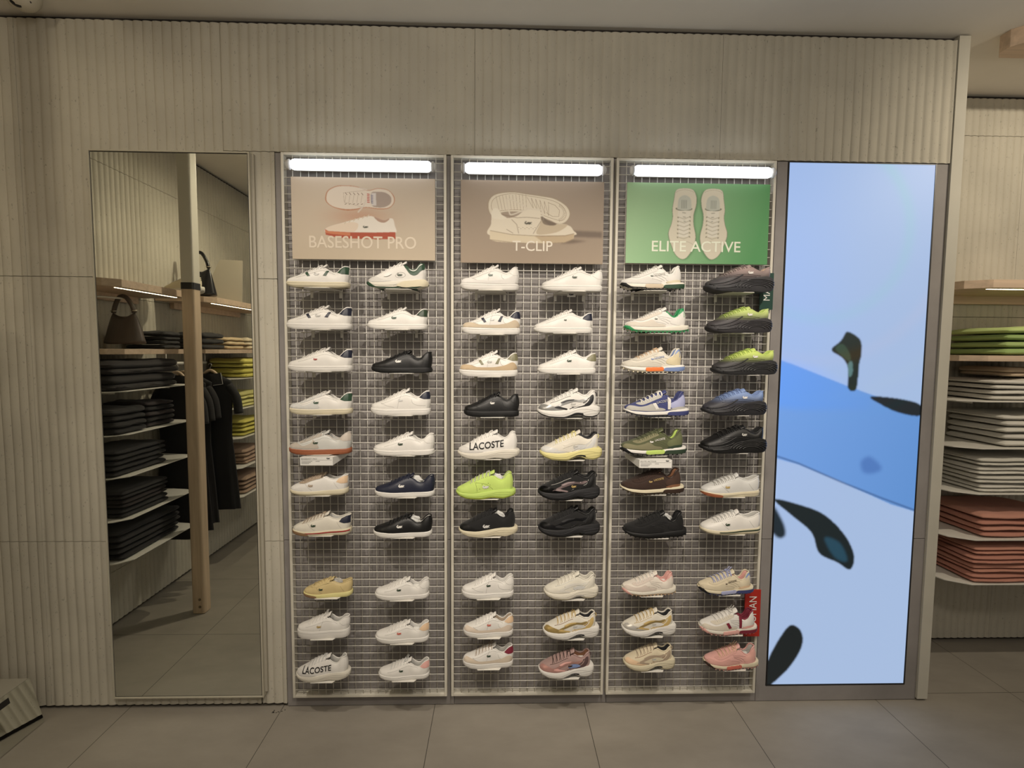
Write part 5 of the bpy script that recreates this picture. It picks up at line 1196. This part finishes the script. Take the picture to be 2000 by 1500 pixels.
# ------------------------------------------------------------------ hanging clothes, pole, bags
def hanger(parent, y, z, m, hw=.19):
    b = MB(); b.tube(smooth3([(-hw, y, z-.075), (-hw*.55, y, z-.045), (-.03, y, z), (0, y, z+.012), (.03, y, z), (hw*.55, y, z-.045), (hw, y, z-.075)]), .011, 8); return b.build('hanger_bar', m, parent, True)
def dress(x, y, ztop, zbot, col, lab, hw=.17, rz=0, det=False):
    t = thing('hanging_dress' if det else 'hanging_garment', lab, 'dress' if det else 'hanging clothes', (x, y, ztop), None if det else 'black clothes on the rail', rz)
    V = []; F = []; n = 40; H = ztop-zbot; rows = [(0, .075, .025), (.02, .09, .028), (.05, .15, .03), (.09, hw, .032), (.30, hw*.92, .030), (.45, hw*.88, .030), (.7, hw*1.0, .030), (1, hw*1.12, .030)]
    R_ = []
    for k in range(len(rows)-1):
        for q in range(4):
            f = q/4; R_.append(tuple(rows[k][i]*(1-f)+rows[k+1][i]*f for i in range(3)))
    R_.append(rows[-1])
    for f, a, b_ in R_:
        for j in range(n):
            th = 2*PI*j/n; pl = 1+.10*max(0, f-.2)*math.sin(th*9+f*2)
            V.append((a*math.cos(th)*pl, b_*math.sin(th)*pl, -f*H))
    for k in range(len(R_)-1):
        for j in range(n): F.append((k*n+j, (k+1)*n+j, (k+1)*n+(j+1) % n, k*n+(j+1) % n))
    fm = fabric(col); obj('body', V, F, fm, t, True)
    for sg in (-1, 1):
        b = MB(); b.tube(smooth3([(sg*hw*.80, 0, -.075*H-.01), (sg*hw*1.12, 0, -.15*H-.02), (sg*hw*1.22, 0, -.29*H)]), [.030]*5+[.031]*6, 12); b.build('sleeve', fm, t, True)
    hanger(t, 0, .012, WOODZ, hw*.85)
    b = MB(); b.tube(smooth3([(0, 0, .02), (0, 0, .045), (.012, 0, .062), (0, 0, .078), (-.012, 0, .066)]), .0018, 6); b.build('hanger_hook', mat('steel', (.6, .6, .6), .3, 1), t, True)
    if det:
        for sg in (-1, 1):
            b = MB(); b.add([(sg*.012, .030, -.005), (sg*.085, .012, .008), (sg*.11, .034, -.075), (sg*.045, .044, -.085)], [(0, 1, 2, 3)])
            o = b.build('collar', fm, t); sd = o.modifiers.new('s', 'SOLIDIFY'); sd.thickness = .004
            b = MB(); b.tube([(sg*.085, .015, .008), (sg*.11, .037, -.075), (sg*.045, .047, -.085)], .0016, 5); b.build('collar_piping', mat('white_piping', (.6, .58, .54), .6), t)
        b = MB(); b.box(-.013, .013, .030, .0345, -.21, -.06); b.build('placket', fabric((.02, .02, .021)), t, bevel=.001)
        b = MB(); b.add([(-.045, .037, -.175), (-.025, .037, -.14), (-.045, .037, -.105), (-.065, .037, -.14)], [(0, 1, 2, 3)]); o = b.build('chest_badge', mat('badge', (.55, .54, .48), .6), t)
    return t
dress(-2.155, -1.44, 1.585, .56, (.012, .012, .013), 'long black polo dress with white piped collar on a wooden hanger', .165, 0, True)
boxo_rail = MB(); boxo_rail.tube([(-2.28, -1.13, 1.665), (-2.28, -1.60, 1.665)], .011, 10)
boxo_rail.tube([(-2.28, -1.14, 1.665), (-2.28, -1.14, 1.735)], .006, 8); boxo_rail.tube([(-2.28, -1.59, 1.665), (-2.28, -1.59, 1.735)], .006, 8)
tag(boxo_rail.build('hanging_rail', WMET, None, True), 'short white rail under the wood shelf carrying the black clothes', 'rail')
for k, yy in enumerate((-1.205, -1.283, -1.361)):
    dress(-2.25, yy, 1.58, .42+.03*k, (.013, .012, .013), ['nearest', 'middle', 'farthest'][k]+' plain black garment hanging between shelves and polo dress', .145)

# square wooden pole with white upper half, standing in front of the side wall
def rsq(hw, r, n=4):
    P = []
    for cx_, cy_, a0 in ((hw-r, hw-r, 0), (-hw+r, hw-r, PI/2), (-hw+r, -hw+r, PI), (hw-r, -hw+r, 1.5*PI)):
        for k in range(n+1): a = a0+PI/2*k/n; P.append((cx_+r*math.cos(a), cy_+r*math.sin(a)))
    return P
t = thing('pole', 'square wooden floor-to-ceiling pole, painted white above a black band', 'pole', (-2.0, -.985, 0))
b = MB(); b.prism(rsq(.041, .014), .004, 2.165); b.build('wooden_post', WOODZ, t)
b = MB(); b.prism(rsq(.0415, .014), 2.165, ZC-.001); b.build('painted_post', mat('post_white', (.62, .59, .50), .5), t)
b = MB(); b.prism(rsq(.0435, .015), 2.150, 2.192); b.build('black_band', BLACK, t)
b = MB()
for zz in (.05, .10):
    b.tube([(.012, .0405, zz), (.012, .043, zz)], .009, 12)
b.build('screw', mat('screw_brass', (.25, .20, .14), .4, .8), t)
b = MB(); b.prism(rsq(.036, .010), 0, .004); b.build('foot', BLACK, t)

def handbag(loc, wd, ht, lab, m, rz=0, handle=.16, stand=False, ridges=8):
    t = thing('handbag', lab, 'bag', loc, None, rz); V = []; F = []; n = 36; rows = 12
    for k in range(rows+1):
        f = k/rows; hw = wd/2*(.62+.38*f**.8); th = .018+.050*f**.7
        for j in range(n):
            a = 2*PI*j/n; c_ = math.cos(a); pl = 1+.16*min(1, f*2)*(2*abs(((a*ridges/PI) % 1)-.5))
            sag = -.035*(1-c_*c_)*(1-f) if k < rows else 0
            V.append((hw*c_*(1 if abs(c_) > .5 else 1), th*math.sin(a)*pl, -f*ht+sag-.012*f*(1-c_*c_)))
    for k in range(rows):
        for j in range(n): F.append((k*n+j, (k+1)*n+j, (k+1)*n+(j+1) % n, k*n+(j+1) % n))
    F.append(tuple(rows*n+j for j in range(n))[::-1]); F.append(tuple(range(n)))
    obj('bag_body', V, F, m, t, True)
    b = MB(); hx = wd*.29
    b.tube(smooth3([(-hx, 0, -.0), (-hx*.8, 0, handle*.45), (-hx*.35, 0, handle*.95), (hx*.25, 0, handle*.95), (hx*.8, 0, handle*.45), (hx, 0, 0)]), .013, 8)
    b.build('handle', m, t, True)
    for sg in (-1, 1):
        b = MB(); b.tube([(sg*hx+.018*math.cos(a), 0.0+.008*math.sin(a), .012) for a in np.linspace(0, 2*PI, 13)[:-1]], .005, 6, True); b.build('ring', mat('steel', (.7, .68, .6), .25, 1), t, True)
    return t
BAGM = mat('brown_black_leather', (.085, .066, .055), .42)
handbag((-2.295, -.80, 1.985), .29, .180, 'small pleated black handbag hanging under the upper wood shelf', BAGM, .3, .10)
b = MB(); b.tube(smooth3([(XL+.01, -.66, 1.78), (XL+.02, -.66, 2.04), (XL+.06, -.70, 2.072), (-2.30, -.80, 2.072)]), .006, 8)
tag(b.build('wall_hook', WMET, None, True), 'thin curved arm on the side wall carrying the small handbag', 'hook')
handbag((-2.27, -1.55, 2.375), .25, .20, 'upright black pleated handbag on the upper wood shelf behind the pole', mat('black_gloss_leather', (.016, .016, .018), .25), .15, .12)
t = thing('picture_card', 'plain cream display card leaning behind the black handbag', 'display card', (-2.24, -1.78, 2.151), None, 1.35)
b = MB(); b.add([(0, -.15, 0), (.004, -.15, 0), (.004, .15, 0), (0, .15, 0), (-.05, -.15, .34), (-.046, -.15, .34), (-.046, .02, .34), (-.05, .02, .34)], [(0, 1, 2, 3), (4, 7, 6, 5), (0, 4, 5, 1), (1, 5, 6, 2), (2, 6, 7, 3), (3, 7, 4, 0)])
b.build('card', mat('cream_card', (.55, .50, .40), .6), t)
make_shoe(dict(t='runner', up='cr', so='Wc', acc='gold', acc2='gold', hs='dk', pan='lg', la='lg', ou='W', lab='gold and cream trainer on the upper wood shelf beside the pole', grp='side wall accessories'), (-2.20, -1.24+.0, 2.1515), .27)
boxo_ = boxo('switch_box', -2.2, -2.192, -2.24, -2.18, 2.1505, 2.20, mat('switch_white', (.62, .60, .54), .5)); tag(boxo_, 'small square cream card standing on the far wood shelf', 'card')

# ------------------------------------------------------------------ ceiling fittings
def light_box(x0, x1, y0, y1, lab):
    t = thing('ceiling_light_box', lab, 'ceiling light', ((x0+x1)/2, (y0+y1)/2, ZC)); hx, hy = (x1-x0)/2, (y1-y0)/2; c_ = min(.05, hy*.6)
    b = MB(); b.prism([(-hx+c_, -hy), (hx-c_, -hy), (hx, -hy+c_), (hx, hy-c_), (hx-c_, hy), (-hx+c_, hy), (-hx, hy-c_), (-hx, -hy+c_)], -.078, 0)
    b.build('wooden_body', WOOD, t, bevel=.002)
    if hy > .2: boxo('light_slot', -hx+.08, hx-.08, -.012 if hx > hy else -hy+.08, .012 if hx > hy else hy-.08, -.0795, -.0778, STRIP, t)
light_box(2.341, 3.4, -.091, .03, 'pale wooden ceiling light box at the upper right corner')
light_box(-1.81, -1.55, -3.6, -.95, 'pale wooden ceiling light box seen at the mirror top')
# dome camera
t = thing('dome_camera', 'white round security camera on the ceiling at the upper left corner', 'security camera', (-2.025, -.128, ZC))
V = []; F = []; prof = [(.066, 0), (.066, -.014), (.061, -.030), (.046, -.050), (.028, -.062), (0.0005, -.066)]; n = 28
for r_, z_ in prof:
    for j in range(n): a = 2*PI*j/n; V.append((r_*math.cos(a), r_*math.sin(a), z_))
for k in range(len(prof)-1):
    for j in range(n): F.append((k*n+j, (k+1)*n+j, (k+1)*n+(j+1) % n, k*n+(j+1) % n))
obj('housing', V, F, mat('camera_white', (.60, .56, .46), .4), t, True)
V = []; F = []; cl_ = Vector((.002, -.026, -.046)); dn_ = Vector((.25, -.6, -.75)).normalized(); a1 = dn_.orthogonal().normalized(); a2 = dn_.cross(a1)
for k, (r_, h_) in enumerate(((.025, -.006), (.025, .005), (.018, .011), (.0005, .014))):
    for j in range(20): a = 2*PI*j/20; V.append(cl_+a1*r_*math.cos(a)+a2*r_*math.sin(a)+dn_*h_)
for k in range(3):
    for j in range(20): F.append((k*20+j, k*20+(j+1) % 20, (k+1)*20+(j+1) % 20, (k+1)*20+j))
obj('lens', V, F, mat('lens_black', (.006, .006, .008), .1), t, True)
b = MB(); b.tube([(.044, -.012, -.042), (.047, -.014, -.046)], .004, 10); b.build('sensor', BLACK, t, True)

# ------------------------------------------------------------------ low floor mirror at the left corner
t = thing('floor_mirror', 'low tilted mirror block on the floor at the left edge with a small black label', 'floor mirror', (-2.149, -.085, 0))
P0 = Vector((0, 0, 0)); P1 = Vector((.006, -.30, 0)); up_ = Vector((-.055, 0.0, .215))
def slabq(a, b_, c_, d_, th):
    n = (b_-a).cross(d_-a).normalized()*th; V = [a, b_, c_, d_]+[v+n for v in (a, b_, c_, d_)]
    return V, [(3, 2, 1, 0), (4, 5, 6, 7), (0, 1, 5, 4), (1, 2, 6, 5), (2, 3, 7, 6), (3, 0, 4, 7)]
A_ = P0+Vector((0, 0, .002)); B_ = P1+Vector((0, 0, .002))
V, F = slabq(B_, A_, A_+up_, B_+up_, .004)
obj('mirror_glass', V, F, MIRR, t)
bk = [Vector((-.26, 0, .002)), Vector((-.26, -.30, .002)), Vector((-.19, -.30, .215)), Vector((-.19, 0, .215))]
V = [A_+Vector((-.004, -.002, 0)), B_+Vector((-.004, .002, 0)), B_+up_+Vector((-.004, .002, 0)), A_+up_+Vector((-.004, -.002, 0)), Vector((-.26, -.002, .002)), Vector((-.26, -.30, .002)), Vector((-.19, -.30, .215)), Vector((-.19, -.002, .215))]
obj('body', V, [(0, 1, 2, 3), (4, 7, 6, 5), (0, 3, 7, 4), (1, 5, 6, 2), (3, 2, 6, 7), (0, 4, 5, 1)], mat('grey_laminate', (.40, .38, .32), .5), t)
q = A_+up_*.80+(B_-A_).cross(up_).normalized()*-.0065+Vector((0, -.11, 0)); e1 = Vector((.002, -.10, 0)); e2 = up_*.12
obj('label', [q, q+e1, q+e1+e2, q+e2], [(3, 2, 1, 0)], BLACK, t)
# small scuff on the floor by the rack foot is a scatter of dark crumbs
b = MB()
for k in range(9):
    x = -1.10+rng.random()*.06; y = -.045+rng.random()*.03; b.box(x, x+.004+.004*rng.random(), y, y+.003, 0, .0015)
o = b.build('floor_crumbs', GAPM); o['kind'] = 'stuff'; tag(o, 'few dark crumbs on the floor by the left rack foot', 'debris')
